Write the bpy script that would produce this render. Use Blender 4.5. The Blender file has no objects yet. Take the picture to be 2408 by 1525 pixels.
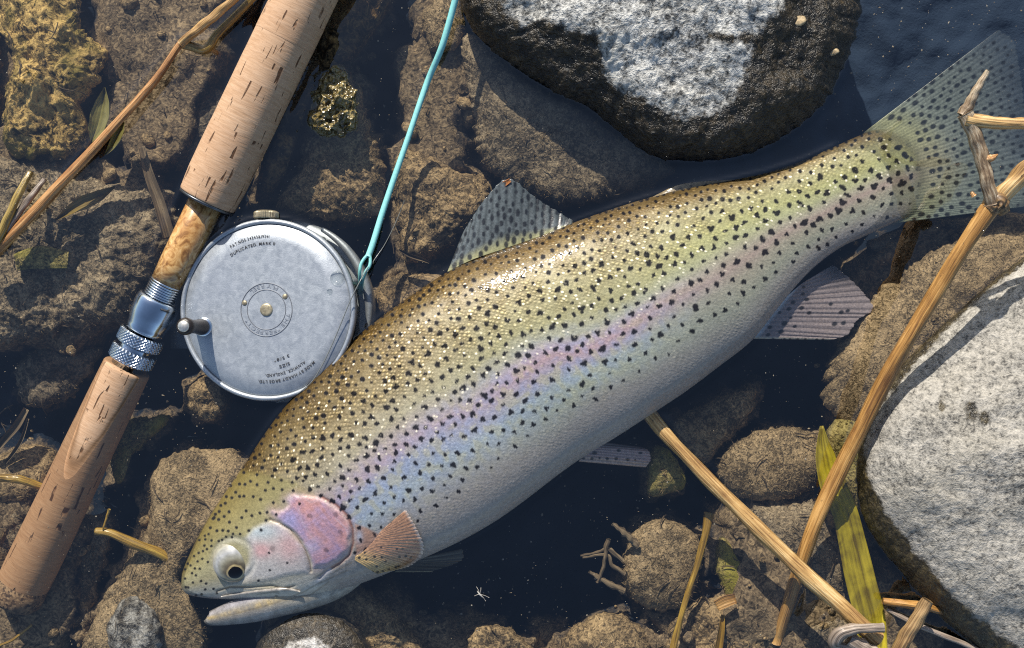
import bpy, math, random
import numpy as np
from mathutils import Vector, Matrix, Euler, noise as mnoise

R = math.radians
CM = 0.01
random.seed(7)
rng = np.random.default_rng(11)
scene = bpy.context.scene
COL = scene.collection

# ------------------------------------------------------------------ camera, sky, sun, exposure
CAM_H = 0.60
WIDE = 0.53                      # metres of water surface across the frame
PXM = WIDE / 2408.0              # metres per picture unit on the water surface
cam_d = bpy.data.cameras.new("camera")
cam = bpy.data.objects.new("camera", cam_d)
COL.objects.link(cam)
cam.location = (0, 0, CAM_H)
cam_d.sensor_width = 36
cam_d.lens = 36 * CAM_H / WIDE
cam_d.clip_start = 0.01
cam_d.clip_end = 50
scene.camera = cam

SUN_EL = R(33)
SUN_TO = Vector((-0.27, 0.96, 0)).normalized()
sun_vec = Vector((SUN_TO.x * math.cos(SUN_EL), SUN_TO.y * math.cos(SUN_EL), math.sin(SUN_EL)))
world = bpy.data.worlds.new("World")
scene.world = world
world.use_nodes = True
wn, wl = world.node_tree.nodes, world.node_tree.links
sky = wn.new("ShaderNodeTexSky")
sky.sky_type = 'NISHITA'
sky.sun_disc = False
sky.sun_elevation = SUN_EL
sky.sun_rotation = math.atan2(SUN_TO.x, SUN_TO.y)
wl.new(sky.outputs[0], wn["Background"].inputs[0])
wn["Background"].inputs[1].default_value = 0.105
sl = bpy.data.lights.new("sun", 'SUN')
sl.energy = 4.9
sl.angle = R(0.55)
sl.color = (1.0, 0.94, 0.84)
so = bpy.data.objects.new("sun", sl)
COL.objects.link(so)
so.location = sun_vec * 2
so.rotation_euler = sun_vec.to_track_quat('Z', 'Y').to_euler()
vs = scene.view_settings
vs.view_transform = 'Standard'
vs.look = 'None'
vs.gamma = 1
vs.use_curve_mapping = False
vs.exposure = 0.50
scene.cycles.use_denoising = False
scene.cycles.filter_width = 1.15
scene.cycles.max_bounces = 8
scene.cycles.transparent_max_bounces = 12
scene.cycles.caustics_reflective = False
scene.cycles.caustics_refractive = False


# ------------------------------------------------------------------ helpers
def P(px, py, z=0.0):
    """a point of the place seen at picture unit (px, py) and standing at height z"""
    f = (CAM_H - z) / CAM_H * PXM
    return Vector(((px - 1204) * f, -(py - 762.5) * f, z))


def Pn(px, py, z):
    px, py, z = np.broadcast_arrays(np.asarray(px, float), np.asarray(py, float), np.asarray(z, float))
    f = (CAM_H - z) / CAM_H * PXM
    return np.stack([(px - 1204) * f, -(py - 762.5) * f, z], -1)


def props(o, label=None, cat=None, group=None, kind=None):
    for k, v in (("label", label), ("category", cat), ("group", group), ("kind", kind)):
        if v:
            o[k] = v
    return o


def empty(name, loc, label, cat, group=None, rot=None):
    o = bpy.data.objects.new(name, None)
    COL.objects.link(o)
    o.empty_display_size = 0.01
    o.location = loc
    if rot is not None:
        o.rotation_euler = rot
    return props(o, label, cat, group)


def meshdata(name, V, F, mat, smooth=True, uv=None, colors=None, attrs=None):
    me = bpy.data.meshes.new(name)
    V = np.asarray(V, np.float64)
    if isinstance(F, np.ndarray):
        n, k = F.shape
        me.vertices.add(len(V))
        me.vertices.foreach_set("co", V.astype(np.float32).ravel())
        me.loops.add(n * k)
        me.loops.foreach_set("vertex_index", F.astype(np.int32).ravel())
        me.polygons.add(n)
        me.polygons.foreach_set("loop_start", (np.arange(n) * k).astype(np.int32))
        me.polygons.foreach_set("loop_total", np.full(n, k, np.int32))
        me.update(calc_edges=True)
        me.validate()
    else:
        me.from_pydata(V.tolist(), [], F)
        me.update()
    me.polygons.foreach_set("use_smooth", np.full(len(me.polygons), smooth, bool))
    if uv is not None:
        L = me.uv_layers.new(name="UVMap")
        idx = np.empty(len(me.loops), np.int32)
        me.loops.foreach_get("vertex_index", idx)
        L.data.foreach_set("uv", np.asarray(uv, np.float32)[idx].ravel())
    if colors is not None:
        a = me.color_attributes.new("tone", 'FLOAT_COLOR', 'POINT')
        c = np.ones((len(V), 4), np.float32)
        c[:, :colors.shape[1]] = colors
        a.data.foreach_set("color", c.ravel())
    for k, v in (attrs or {}).items():
        a = me.attributes.new(k, 'FLOAT', 'POINT')
        a.data.foreach_set("value", np.asarray(v, np.float32))
    if mat:
        me.materials.append(mat)
    return me


def mesh(name, V, F, mat, parent=None, local=False, **kw):
    V = np.asarray(V, np.float64)
    if parent is None:
        org = np.array([*(V[:, :2].min(0) + V[:, :2].max(0)) / 2, V[:, 2].min()])
    elif local:
        org = np.zeros(3)
    else:
        org = np.array(parent_world(parent))
    o = bpy.data.objects.new(name, meshdata(name, V - org, F, mat, **kw))
    COL.objects.link(o)
    if parent is None:
        o.location = org
    else:
        o.parent = parent
    return o


def parent_world(p):
    l = Vector(p.location)
    while p.parent:
        p = p.parent
        l += Vector(p.location)
    return l


def grid_faces(nu, nv, cu=False, cv=False):
    a = np.arange(nu if cu else nu - 1)[:, None]
    b = np.arange(nv if cv else nv - 1)[None, :]
    a2, b2 = (a + 1) % nu, (b + 1) % nv
    f = np.stack([a * nv + b + 0 * a, a2 * nv + b, a2 * nv + b2, a * nv + b2], -1)
    return f.reshape(-1, 4)


def cr(pts, n, closed=False):
    """smooth curve through points, n samples, even by length"""
    p = np.asarray(pts, float)
    m = len(p)
    if closed:
        q = np.concatenate([p[-1:], p, p[:2]])
        segs = m
    else:
        q = np.concatenate([2 * p[:1] - p[1:2], p, 2 * p[-1:] - p[-2:-1]])
        segs = m - 1
    out = []
    t = np.linspace(0, 1, 16, endpoint=False)[:, None]
    for i in range(segs):
        a, b, c, d = q[i], q[i + 1], q[i + 2], q[i + 3]
        out.append(0.5 * (2 * b + (c - a) * t + (2 * a - 5 * b + 4 * c - d) * t ** 2 + (3 * b - a - 3 * c + d) * t ** 3))
    out = np.concatenate(out + [p[:1] if closed else p[-1:]])
    L = np.concatenate([[0], np.cumsum(np.linalg.norm(np.diff(out, axis=0), axis=1))])
    s = np.linspace(0, L[-1], n, endpoint=not closed)
    return np.stack([np.interp(s, L, out[:, k]) for k in range(out.shape[1])], -1)


def nz(V, scale, octv=3, seed=0.0):
    off = Vector((seed * 3.1, seed * 1.7, seed * 5.3))
    return np.array([mnoise.fractal(Vector(v) * scale + off, 1.0, 2.0, octv) for v in V.tolist()])


def sdist(X, Y, poly):
    """signed distance to a polygon, inside positive"""
    p = np.asarray(poly, float)
    d = np.full(X.shape, 1e9)
    ins = np.zeros(X.shape, bool)
    for i in range(len(p)):
        a, b = p[i], p[(i + 1) % len(p)]
        e = b - a
        t = np.clip(((X - a[0]) * e[0] + (Y - a[1]) * e[1]) / (e @ e + 1e-12), 0, 1)
        d = np.minimum(d, np.hypot(X - a[0] - t * e[0], Y - a[1] - t * e[1]))
        c = ((a[1] > Y) != (b[1] > Y))
        with np.errstate(divide='ignore', invalid='ignore'):
            xi = (b[0] - a[0]) * (Y - a[1]) / (b[1] - a[1] + 1e-12) + a[0]
        ins ^= c & (X < xi)
    return np.where(ins, d, -d)


def ldist(X, Y, line):
    p = np.asarray(line, float)
    d = np.full(X.shape, 1e9)
    for i in range(len(p) - 1):
        a, b = p[i], p[i + 1]
        e = b - a
        t = np.clip(((X - a[0]) * e[0] + (Y - a[1]) * e[1]) / (e @ e + 1e-12), 0, 1)
        d = np.minimum(d, np.hypot(X - a[0] - t * e[0], Y - a[1] - t * e[1]))
    return d


def sm(a, b, x):
    t = np.clip((x - a) / (b - a), 0, 1)
    return t * t * (3 - 2 * t)


def srgb(r, g, b):
    f = lambda c: (c / 255 / 12.92) if c < 10.3 else ((c / 255 + 0.055) / 1.055) ** 2.4
    return np.array([f(r), f(g), f(b)])


def box(a, k):
    c = np.cumsum(np.pad(a, ((k, k), (0, 0)), 'edge'), 0)
    a = (c[2 * k:] - c[:-2 * k])[:a.shape[0]] / (2 * k)
    c = np.cumsum(np.pad(a, ((0, 0), (k, k)), 'edge'), 1)
    return (c[:, 2 * k:] - c[:, :-2 * k])[:, :a.shape[1]] / (2 * k)


# ------------------------------------------------------------------ materials
class NT:
    def __init__(s, name):
        s.m = bpy.data.materials.new(name)
        s.m.use_nodes = True
        s.t = s.m.node_tree
        s.b = s.t.nodes["Principled BSDF"]
        s.out = s.t.nodes["Material Output"]

    def n(s, typ, ins=None, **kw):
        nd = s.t.nodes.new("ShaderNode" + typ)
        for k, v in kw.items():
            setattr(nd, k, v)
        for k, v in (ins or {}).items():
            s.set(nd.inputs[k], v)
        return nd

    def set(s, sock, v):
        if isinstance(v, bpy.types.NodeSocket):
            s.t.links.new(v, sock)
        elif isinstance(v, bpy.types.Node):
            s.t.links.new(v.outputs[0], sock)
        else:
            sock.default_value = tuple(v) + (1,) if (hasattr(v, '__len__') and len(v) == 3 and sock.type == 'RGBA') else v

    def P(s, **kw):
        for k, v in kw.items():
            s.set(s.b.inputs[k.replace('_', ' ')], v)
        return s

    def pos(s):
        return s.n('NewGeometry').outputs['Position']

    def objc(s):
        return s.n('TexCoord').outputs['Object']

    def uv(s):
        return s.n('TexCoord').outputs['UV']

    def map(s, vec, scale=(1, 1, 1), loc=(0, 0, 0), rot=(0, 0, 0)):
        return s.n('Mapping', {'Vector': vec, 'Scale': scale, 'Location': loc, 'Rotation': rot}).outputs[0]

    def noise(s, vec, scale, detail=3, rough=.55, dist=0):
        return s.n('TexNoise', {'Vector': vec, 'Scale': scale, 'Detail': detail, 'Roughness': rough, 'Distortion': dist}).outputs['Fac']

    def vor(s, vec, scale, rnd=1, feature='F1', out='Distance'):
        return s.n('TexVoronoi', {'Vector': vec, 'Scale': scale, 'Randomness': rnd}, feature=feature).outputs[out]

    def ramp(s, fac, *stops, interp='LINEAR'):
        r = s.n('ValToRGB', {'Fac': fac})
        r.color_ramp.interpolation = interp
        e = r.color_ramp.elements
        while len(e) < len(stops):
            e.new(0.5)
        for el, (p, c) in zip(e, stops):
            el.position = p
            el.color = (c, c, c, 1) if not hasattr(c, '__len__') else (*c, 1)
        return r.outputs[0]

    def mix(s, fac, a, b, mode='MIX'):
        m = s.n('Mix', data_type='RGBA', blend_type=mode)
        s.set(m.inputs[0], fac)
        s.set(m.inputs[6], a)
        s.set(m.inputs[7], b)
        return m.outputs[2]

    def math(s, op, a, b=0.0, c=0.0):
        m = s.n('Math', operation=op)
        s.set(m.inputs[0], a)
        s.set(m.inputs[1], b)
        s.set(m.inputs[2], c)
        return m.outputs[0]

    def attr(s, name, out='Fac'):
        return s.n('Attribute', attribute_name=name).outputs[out]

    def bump(s, h, dist, strength=1.0, normal=None):
        b = s.n('Bump', {'Height': h, 'Distance': dist, 'Strength': strength})
        if normal is not None:
            s.set(b.inputs['Normal'], normal)
        return b.outputs[0]


def silt_mat(name, light, mid, dark, scale=330, lo=.38, hi=.64, green=None, bumpd=.0011, gl=.12):
    t = NT(name)
    p = t.pos()
    n1 = t.noise(p, scale, 4, .62, 1.6)
    n2 = t.noise(p, 55, 3, .6, .6)
    n3 = t.noise(p, 1100, 2, .6)
    f = t.math('MULTIPLY_ADD', n2, .55, t.math('MULTIPLY_ADD', n3, .25, n1))
    f = t.math('SUBTRACT', f, .40)
    c = t.ramp(f, (lo, dark), ((lo + hi) / 2, mid), (hi, light), (min(1, hi + .16), tuple(min(1, x * 1.35) for x in light)))
    if green is not None:
        c = t.mix(t.ramp(t.noise(p, 38, 2), (.48, 0.0), (.66, .75)), c, green, 'MIX')
    t.P(Base_Color=c, Roughness=.75, Normal=t.bump(f, bumpd, .9))
    t.b.inputs['Specular IOR Level'].default_value = gl
    return t.m


SILT = silt_mat("silt_brown", (.43, .305, .165), (.25, .175, .095), (.07, .052, .033))
SILT_GREY = silt_mat("silt_grey", (.37, .29, .19), (.215, .165, .108), (.065, .055, .042), 420)
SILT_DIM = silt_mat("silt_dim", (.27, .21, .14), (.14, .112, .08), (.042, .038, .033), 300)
SILT_GOLD = silt_mat("silt_gold", (.64, .44, .165), (.37, .245, .088), (.03, .022, .010), 210, .36, .62, (.16, .135, .03))
SILT_FINE = silt_mat("silt_fine", (.44, .32, .185), (.275, .20, .115), (.085, .064, .04), 520)
SILT_OLIVE = silt_mat("silt_olive", (.37, .30, .12), (.22, .175, .065), (.035, .032, .016), 380, .36, .62, (.32, .28, .045))
SILT_DARK = silt_mat("silt_dark_brown", (.22, .135, .05), (.085, .052, .022), (.013, .010, .006), 180, .42, .68)


def fuzz_mat():
    t = NT("silt_fluff")
    c = t.ramp(t.noise(t.pos(), 140, 2), (.35, (.10, .075, .042)), (.6, (.29, .21, .115)), (.75, (.40, .30, .18)))
    t.P(Base_Color=c, Roughness=.9)
    t.b.inputs['Specular IOR Level'].default_value = .1
    return t.m


FUZZ = fuzz_mat()


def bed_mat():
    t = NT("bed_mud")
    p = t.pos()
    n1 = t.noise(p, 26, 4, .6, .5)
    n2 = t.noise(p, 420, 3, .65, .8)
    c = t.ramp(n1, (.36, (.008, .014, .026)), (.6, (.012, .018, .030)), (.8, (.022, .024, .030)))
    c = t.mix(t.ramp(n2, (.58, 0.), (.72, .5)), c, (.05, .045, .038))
    c = t.mix(t.math('MULTIPLY', t.attr('pool_sheen'), .85), c, t.ramp(n1, (.3, (.026, .042, .074)), (.7, (.031, .048, .081))))  # stronger sky reflection at top right, painted as blue in the bed colour
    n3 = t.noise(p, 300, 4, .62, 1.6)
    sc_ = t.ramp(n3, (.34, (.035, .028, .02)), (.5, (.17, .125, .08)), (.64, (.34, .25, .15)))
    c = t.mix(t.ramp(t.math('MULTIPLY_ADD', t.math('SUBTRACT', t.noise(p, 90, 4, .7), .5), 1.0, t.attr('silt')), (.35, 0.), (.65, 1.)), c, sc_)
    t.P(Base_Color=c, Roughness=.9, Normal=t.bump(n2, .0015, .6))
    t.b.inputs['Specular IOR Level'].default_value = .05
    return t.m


def rock_mat(name, light, mid, dark, wetc, wet2, spec_scale=300, warm=None, pit=.0016):
    t = NT(name)
    p = t.pos()
    n1 = t.noise(p, spec_scale, 4, .72, .4)
    n2 = t.noise(p, 48, 3, .6)
    n3 = t.noise(p, spec_scale * 2.6, 2, .6)
    f = t.math('MULTIPLY_ADD', n3, .4, t.math('MULTIPLY_ADD', n2, .35, n1))
    f = t.math('SUBTRACT', f, .37)
    dry = t.ramp(f, (.33, dark), (.45, mid), (.6, light), (.8, tuple(min(.8, x * 1.25) for x in light)))
    if warm is not None:
        dry = t.mix(t.ramp(t.noise(p, 30, 3, .6), (.5, 0.), (.75, .6)), dry, warm, 'MULTIPLY')
    n4 = t.noise(p, 230, 4, .7, 1.0)
    wet = t.ramp(n4, (.44, wetc), (.60, wet2), (.74, tuple(min(1, x * 2.4) for x in wet2)))
    w = t.ramp(t.math('MULTIPLY_ADD', t.math('SUBTRACT', t.noise(p, 160, 4, .7), .5), .9, t.attr('wet')), (.42, 0.), (.58, 1.))
    t.P(Base_Color=t.mix(w, dry, wet), Roughness=t.mix(w, (.85,) * 3, (.34,) * 3),
        Normal=t.bump(t.math('ADD', f, t.math('MULTIPLY', n4, .6)), pit, .85))
    return t.m


ROCK_BLUE = rock_mat("rock_blue_grey", (.52, .515, .485), (.235, .235, .225), (.03, .031, .031),
                     (.005, .0045, .0035), (.042, .030, .015), 260, (1, .95, .84), .0026)
ROCK_PALE = rock_mat("rock_pale", (.37, .345, .30), (.235, .22, .19), (.075, .07, .063),
                     (.013, .010, .005), (.075, .058, .028), 360, (.93, .9, .82), .0012)
ROCK_PEBBLE = rock_mat("rock_pebble", (.55, .53, .5), (.3, .28, .25), (.1, .09, .08),
                       (.022, .019, .015), (.07, .056, .038), 320)


def water_mat():
    t = NT("water")
    t.t.nodes.remove(t.b)
    p = t.pos()
    h = t.noise(p, 34, 2, .5)
    nrm = t.bump(h, .0016, .35)
    # the sheet is one surface of a deep body: seen from below it must not turn into a total mirror for straight-through light
    ior = t.math('MULTIPLY_ADD', t.n('NewGeometry').outputs['Backfacing'], 1 / 1.74 - 1.74, 1.74)
    fr = t.n('Fresnel', {'IOR': ior, 'Normal': nrm})
    tr = t.n('BsdfTransparent', {'Color': (.85, .85, .82)})
    gl = t.n('BsdfGlossy', {'Color': (1, 1, 1), 'Roughness': .02, 'Normal': nrm})
    mx = t.n('MixShader')
    t.set(mx.inputs[0], fr.outputs[0])
    t.set(mx.inputs[1], tr.outputs[0])
    t.set(mx.inputs[2], gl.outputs[0])
    t.set(t.out.inputs[0], mx.outputs[0])
    return t.m


WATER = water_mat()


def drop_mat():
    t = NT("clear_water_drop")
    t.t.nodes.remove(t.b)
    fr = t.n('Fresnel', {'IOR': t.math('MULTIPLY_ADD', t.n('NewGeometry').outputs['Backfacing'], 1 / 1.4 - 1.4, 1.4)})
    tr = t.n('BsdfTransparent', {'Color': (.97, .98, .98)})
    gl = t.n('BsdfGlossy', {'Roughness': .03})
    mx = t.n('MixShader')
    t.set(mx.inputs[0], fr.outputs[0])
    t.set(mx.inputs[1], tr.outputs[0])
    t.set(mx.inputs[2], gl.outputs[0])
    t.set(t.out.inputs[0], mx.outputs[0])
    return t.m


DROP = drop_mat()


RA = P(58, 1366, -1.95 * CM)
RB = P(714, 0, 1.35 * CM)
rdir = (RB - RA).normalized()
ROD_Q = rdir.to_track_quat('Z', 'Y')


def cork_mat():
    t = NT("cork")
    o = t.objc()
    rnd = t.n('ObjectInfo').outputs['Random']
    off = t.n('CombineXYZ', {'X': t.math('MULTIPLY', rnd, 7.0), 'Y': t.math('MULTIPLY', rnd, 3.0), 'Z': t.math('MULTIPLY', rnd, 5.0)})
    v = t.n('VectorMath', {0: o, 1: off}, operation='ADD').outputs[0]
    grain = t.noise(t.map(v, (120, 120, 900)), 1.0, 3, .6, .4)
    fine = t.noise(v, 900, 3, .6)
    streak = t.noise(t.map(v, (420, 420, 42)), 1.0, 2, .5, .35)
    patch = t.noise(v, 120, 2)
    base = t.ramp(grain, (.3, (.42, .26, .15)), (.5, (.50, .325, .20)), (.7, (.56, .38, .245)))
    base = t.mix(t.math('MULTIPLY', rnd, .30), base, (.33, .18, .10))
    pit = t.math('MULTIPLY', t.ramp(streak, (.642, 0.), (.672, 1.)), t.ramp(patch, (.40, 0.), (.50, 1.)))
    c = t.mix(t.math('MULTIPLY', pit, .9), base, (.07, .028, .012))
    c = t.mix(t.ramp(fine, (.62, 0.), (.72, .4)), c, (.22, .115, .06))
    h = t.math('SUBTRACT', t.math('MULTIPLY', grain, .25), pit)
    wz = t.math('MULTIPLY_ADD', t.n('SeparateXYZ', {0: t.pos()}).outputs['Z'], 100.0, t.math('MULTIPLY', t.math('SUBTRACT', t.noise(o, 60, 2), .5), .12))
    soaked = t.ramp(t.math('ADD', wz, .5), (.56, 1.), (.62, 0.))
    rim = t.ramp(t.math('ADD', wz, .5), (.50, 0.), (.57, .7), (.66, 0.))
    c = t.mix(soaked, c, t.mix(1.0, c, (.90, .80, .69), 'MULTIPLY'))
    c = t.mix(rim, c, (.11, .06, .03))
    t.P(Base_Color=c, Roughness=.78, Normal=t.bump(h, .0009, .8))
    t.b.inputs['Specular IOR Level'].default_value = .25
    return t.m


CORK = cork_mat()


def simple(name, col, rough=.5, metal=0.0, nscale=None, amt=.25, bumpd=None, aniso=None, coat=0):
    t = NT(name)
    c = tuple(col)
    if nscale:
        n = t.noise(t.objc(), nscale, 4, .65)
        c2 = t.mix(t.ramp(n, (.35, 0.), (.7, 1.)), tuple(x * (1 - amt) for x in c), tuple(min(1, x * (1 + amt)) for x in c))
        t.P(Base_Color=c2)
        if bumpd:
            t.P(Normal=t.bump(n, bumpd, .6))
    else:
        t.P(Base_Color=c)
    t.P(Roughness=rough, Metallic=metal)
    t.b.inputs['Coat Weight'].default_value = coat
    return t.m


def burl_mat():
    t = NT("burl_wood")
    o = t.objc()
    n = t.noise(o, 130, 4, .6, 3.0)
    n2 = t.noise(o, 40, 2)
    c = t.ramp(n, (.32, (.14, .055, .012)), (.44, (.38, .19, .055)), (.55, (.56, .33, .12)), (.68, (.66, .44, .2)))
    c = t.mix(t.ramp(n2, (.4, 0.), (.7, .5)), c, (.36, .17, .05))
    t.P(Base_Color=c, Roughness=.25)
    t.b.inputs['Coat Weight'].default_value = .6
    t.b.inputs['Coat Roughness'].default_value = .08
    return t.m


def reel_mat():
    t = NT("aged_alloy")
    o = t.objc()
    n1 = t.noise(o, 260, 5, .7, .6)
    n2 = t.noise(o, 35, 3, .6)
    n3 = t.noise(o, 1500, 2, .7)
    c = t.ramp(n1, (.25, (.32, .35, .38)), (.5, (.385, .415, .445)), (.75, (.46, .49, .52)))
    c = t.mix(t.ramp(n2, (.4, 0.), (.7, .35)), c, (.36, .39, .45))
    scr = t.noise(t.map(o, (60, 1800, 60), rot=(0, 0, .9)), 1.0, 2, .5)
    c = t.mix(t.ramp(scr, (.68, 0.), (.76, .4)), c, (.75, .77, .8))
    t.P(Base_Color=c, Metallic=.62, Roughness=t.ramp(n1, (.3, .40), (.7, .56)), Normal=t.bump(n3, .00012, .5))
    return t.m


def straw_mat(name, light, mid, dark, spot=(.05, .03, .015), rough=.45, sy=16, coat=.15):
    t = NT(name)
    v = t.uv()
    n1 = t.noise(t.map(v, (900, sy * 2.2, 1)), 1.0, 4, .6, .3)
    n2 = t.noise(t.map(v, (40, sy * 1.6, 1)), 1.0, 3, .6, .5)
    n3 = t.noise(t.map(v, (700, 330, 1)), 1.0, 3, .6)
    c = t.ramp(t.math('MULTIPLY_ADD', n2, .8, t.math('SUBTRACT', n1, .4)), (.30, dark), (.5, mid), (.68, light))
    c = t.mix(t.ramp(n3, (.64, 0.), (.73, .85)), c, spot)
    t.P(Base_Color=c, Roughness=rough, Normal=t.bump(n1, .0011, .8))
    t.b.inputs['Coat Weight'].default_value = coat
    t.b.inputs['Coat Roughness'].default_value = .2
    return t.m


STRAW = straw_mat("straw_gold", (.56, .32, .105), (.36, .18, .045), (.14, .06, .015))
STRAW_PALE = straw_mat("straw_pale", (.64, .46, .22), (.44, .265, .095), (.18, .09, .03))
STRAW_ORANGE = straw_mat("straw_orange", (.56, .33, .14), (.36, .17, .055), (.13, .05, .016))
STRAW_OLIVE = straw_mat("straw_olive", (.33, .23, .06), (.19, .12, .022), (.06, .035, .01), rough=.25, coat=.6)
STRAW_GREY = straw_mat("straw_grey", (.40, .33, .27), (.23, .18, .14), (.07, .05, .035))
STRAW_BROWN = straw_mat("straw_brown", (.36, .235, .105), (.19, .11, .045), (.05, .028, .013))
STRAW_SILT = straw_mat("straw_silted", (.27, .20, .12), (.15, .105, .06), (.05, .035, .022), rough=.8, coat=0)
STRAW_YELLOW = straw_mat("straw_yellow", (.55, .36, .06), (.36, .21, .03), (.15, .085, .015), coat=.4)
BARK_TWIG = straw_mat("twig_bark", (.44, .36, .25), (.24, .165, .095), (.07, .04, .022), sy=60)


def leaf_mat(name, a, b, c3):
    t = NT(name)
    v = t.uv()
    st = t.noise(t.map(v, (420, 14, 1)), 1.0, 3, .6)
    pt = t.noise(t.map(v, (90, 60, 1)), 1.0, 3, .6, .5)
    c = t.ramp(t.math('MULTIPLY_ADD', pt, 1.0, t.math('SUBTRACT', st, .5)), (.3, c3), (.48, a), (.66, b), (.8, tuple(.5 * (x + y) for x, y in zip(b, c3))))
    t.P(Base_Color=c, Roughness=.35, Normal=t.bump(st, .0005, .5))
    t.b.inputs['Coat Weight'].default_value = .4
    tl = t.n('BsdfTranslucent', {'Color': c})
    mx = t.n('MixShader', {0: .25})
    t.set(mx.inputs[1], t.b.outputs[0])
    t.set(mx.inputs[2], tl.outputs[0])
    t.set(t.out.inputs[0], mx.outputs[0])
    return t.m


LEAF_GREEN = leaf_mat("leaf_yellow_green", (.40, .32, .022), (.62, .50, .035), (.17, .12, .015))
LEAF_DULL = leaf_mat("leaf_dull", (.26, .23, .07), (.38, .34, .12), (.13, .10, .03))
LEAF_BROWN = leaf_mat("leaf_brown", (.22, .14, .03), (.33, .23, .06), (.09, .05, .014))

METAL = simple("polished_nickel", (.55, .6, .66), .16, 1.0, 90, .12)
METAL_DARK = simple("dark_metal", (.10, .11, .125), .35, .9, 200, .3)
BRASS = simple("worn_brass", (.36, .31, .21), .5, .6, 500, .4, .0002)
HORN = simple("dark_horn", (.016, .010, .008), .42, 0, 260, .5)
SILVER = simple("silver_cap", (.60, .58, .53), .38, .8, 900, .25)
INK = simple("black_ink", (.018, .018, .022), .6)
LINE_DARK = simple("dark_backing", (.03, .03, .034), .5, .2, 800, .5)
COMPOSITE = None


# ------------------------------------------------------------------ generic shapes
def tube(pts, rad, seg=14, wob=0.0, caps=True, seed=0.0):
    """verts, faces, uv of a tapered tube along world points"""
    p = np.asarray(pts, float)
    n = len(p)
    r = np.interp(np.linspace(0, 1, n), np.linspace(0, 1, len(rad)), rad) if hasattr(rad, '__len__') else np.full(n, rad)
    T = np.gradient(p, axis=0)
    T /= np.linalg.norm(T, axis=1)[:, None] + 1e-12
    up = np.array([0, 0, 1.0])
    S = np.cross(T, up)
    S /= np.linalg.norm(S, axis=1)[:, None] + 1e-9
    U = np.cross(S, T)
    a = np.linspace(0, 2 * np.pi, seg, endpoint=False)
    rr = r[:, None] * np.ones(seg)[None]
    if wob:
        L = np.linspace(0, 1, n)[:, None]
        for k in range(3):
            rr = rr * (1 + wob * np.sin(a[None] * (k + 1) + rng.uniform(0, 6) + L * rng.uniform(8, 30)))
    V = p[:, None] + rr[..., None] * (np.cos(a)[None, :, None] * S[:, None] + np.sin(a)[None, :, None] * U[:, None])
    L = np.concatenate([[0], np.cumsum(np.linalg.norm(np.diff(p, axis=0), axis=1))])
    uvx = np.abs(a - np.pi)[None] * r.mean() * np.ones((n, 1)) + seed
    uv = np.stack([uvx, L[:, None] * np.ones((1, seg)) + seed], -1)
    F = grid_faces(n, seg, cv=True)
    V = V.reshape(-1, 3)
    uv = uv.reshape(-1, 2)
    F = F.tolist()
    if caps:
        c0, c1 = len(V), len(V) + 1
        V = np.concatenate([V, p[:1] - T[:1] * r[0] * .15, p[-1:] + T[-1:] * r[-1] * .15])
        uv = np.concatenate([uv, [[seed, seed]], [[seed, L[-1] + seed]]])
        for j in range(seg):
            j2 = (j + 1) % seg
            F.append((c0, j2, j))
            F.append((c1, (n - 1) * seg + j, (n - 1) * seg + j2))
    return V, F, uv


def join(parts):
    V, F, UV, o = [], [], [], 0
    for v, f, u in parts:
        V.append(v)
        F += [tuple(i + o for i in q) for q in f]
        UV.append(u)
        o += len(v)
    return np.concatenate(V), F, np.concatenate(UV)


def path(pts, n=40, jit=0.0):
    """pts: (px, py, z_cm)"""
    c = cr(pts, n)
    w = Pn(c[:, 0], c[:, 1], c[:, 2] * CM)
    if jit:
        k = np.cumsum(rng.normal(0, jit, (n, 3)), 0)
        k -= np.linspace(0, 1, n)[:, None] * k[-1]
        w = w + k
    return w


def stem(name, pts, rad_px, mat, label, cat, group=None, n=60, seg=14, wob=.05, parent=None, jit=0.0):
    w = path(pts, n, jit)
    r = np.asarray(rad_px, float) * PXM if hasattr(rad_px, '__len__') else rad_px * PXM
    V, F, uv = tube(w, r, seg, wob, seed=random.random() * 3)
    o = mesh(name, V, F, mat, parent, uv=uv)
    return props(o, label, cat, group)


def lathe(prof, seg=64, closed_ends=True):
    """prof: (r, z) list -> surface round local z"""
    pr = np.asarray(prof, float)
    a = np.linspace(0, 2 * np.pi, seg, endpoint=False)
    V = np.stack([pr[:, 0, None] * np.cos(a), pr[:, 0, None] * np.sin(a), pr[:, 1, None] * np.ones(seg)], -1).reshape(-1, 3)
    F = grid_faces(len(pr), seg, cv=True)
    return V, F[:, ::-1].copy()


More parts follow.
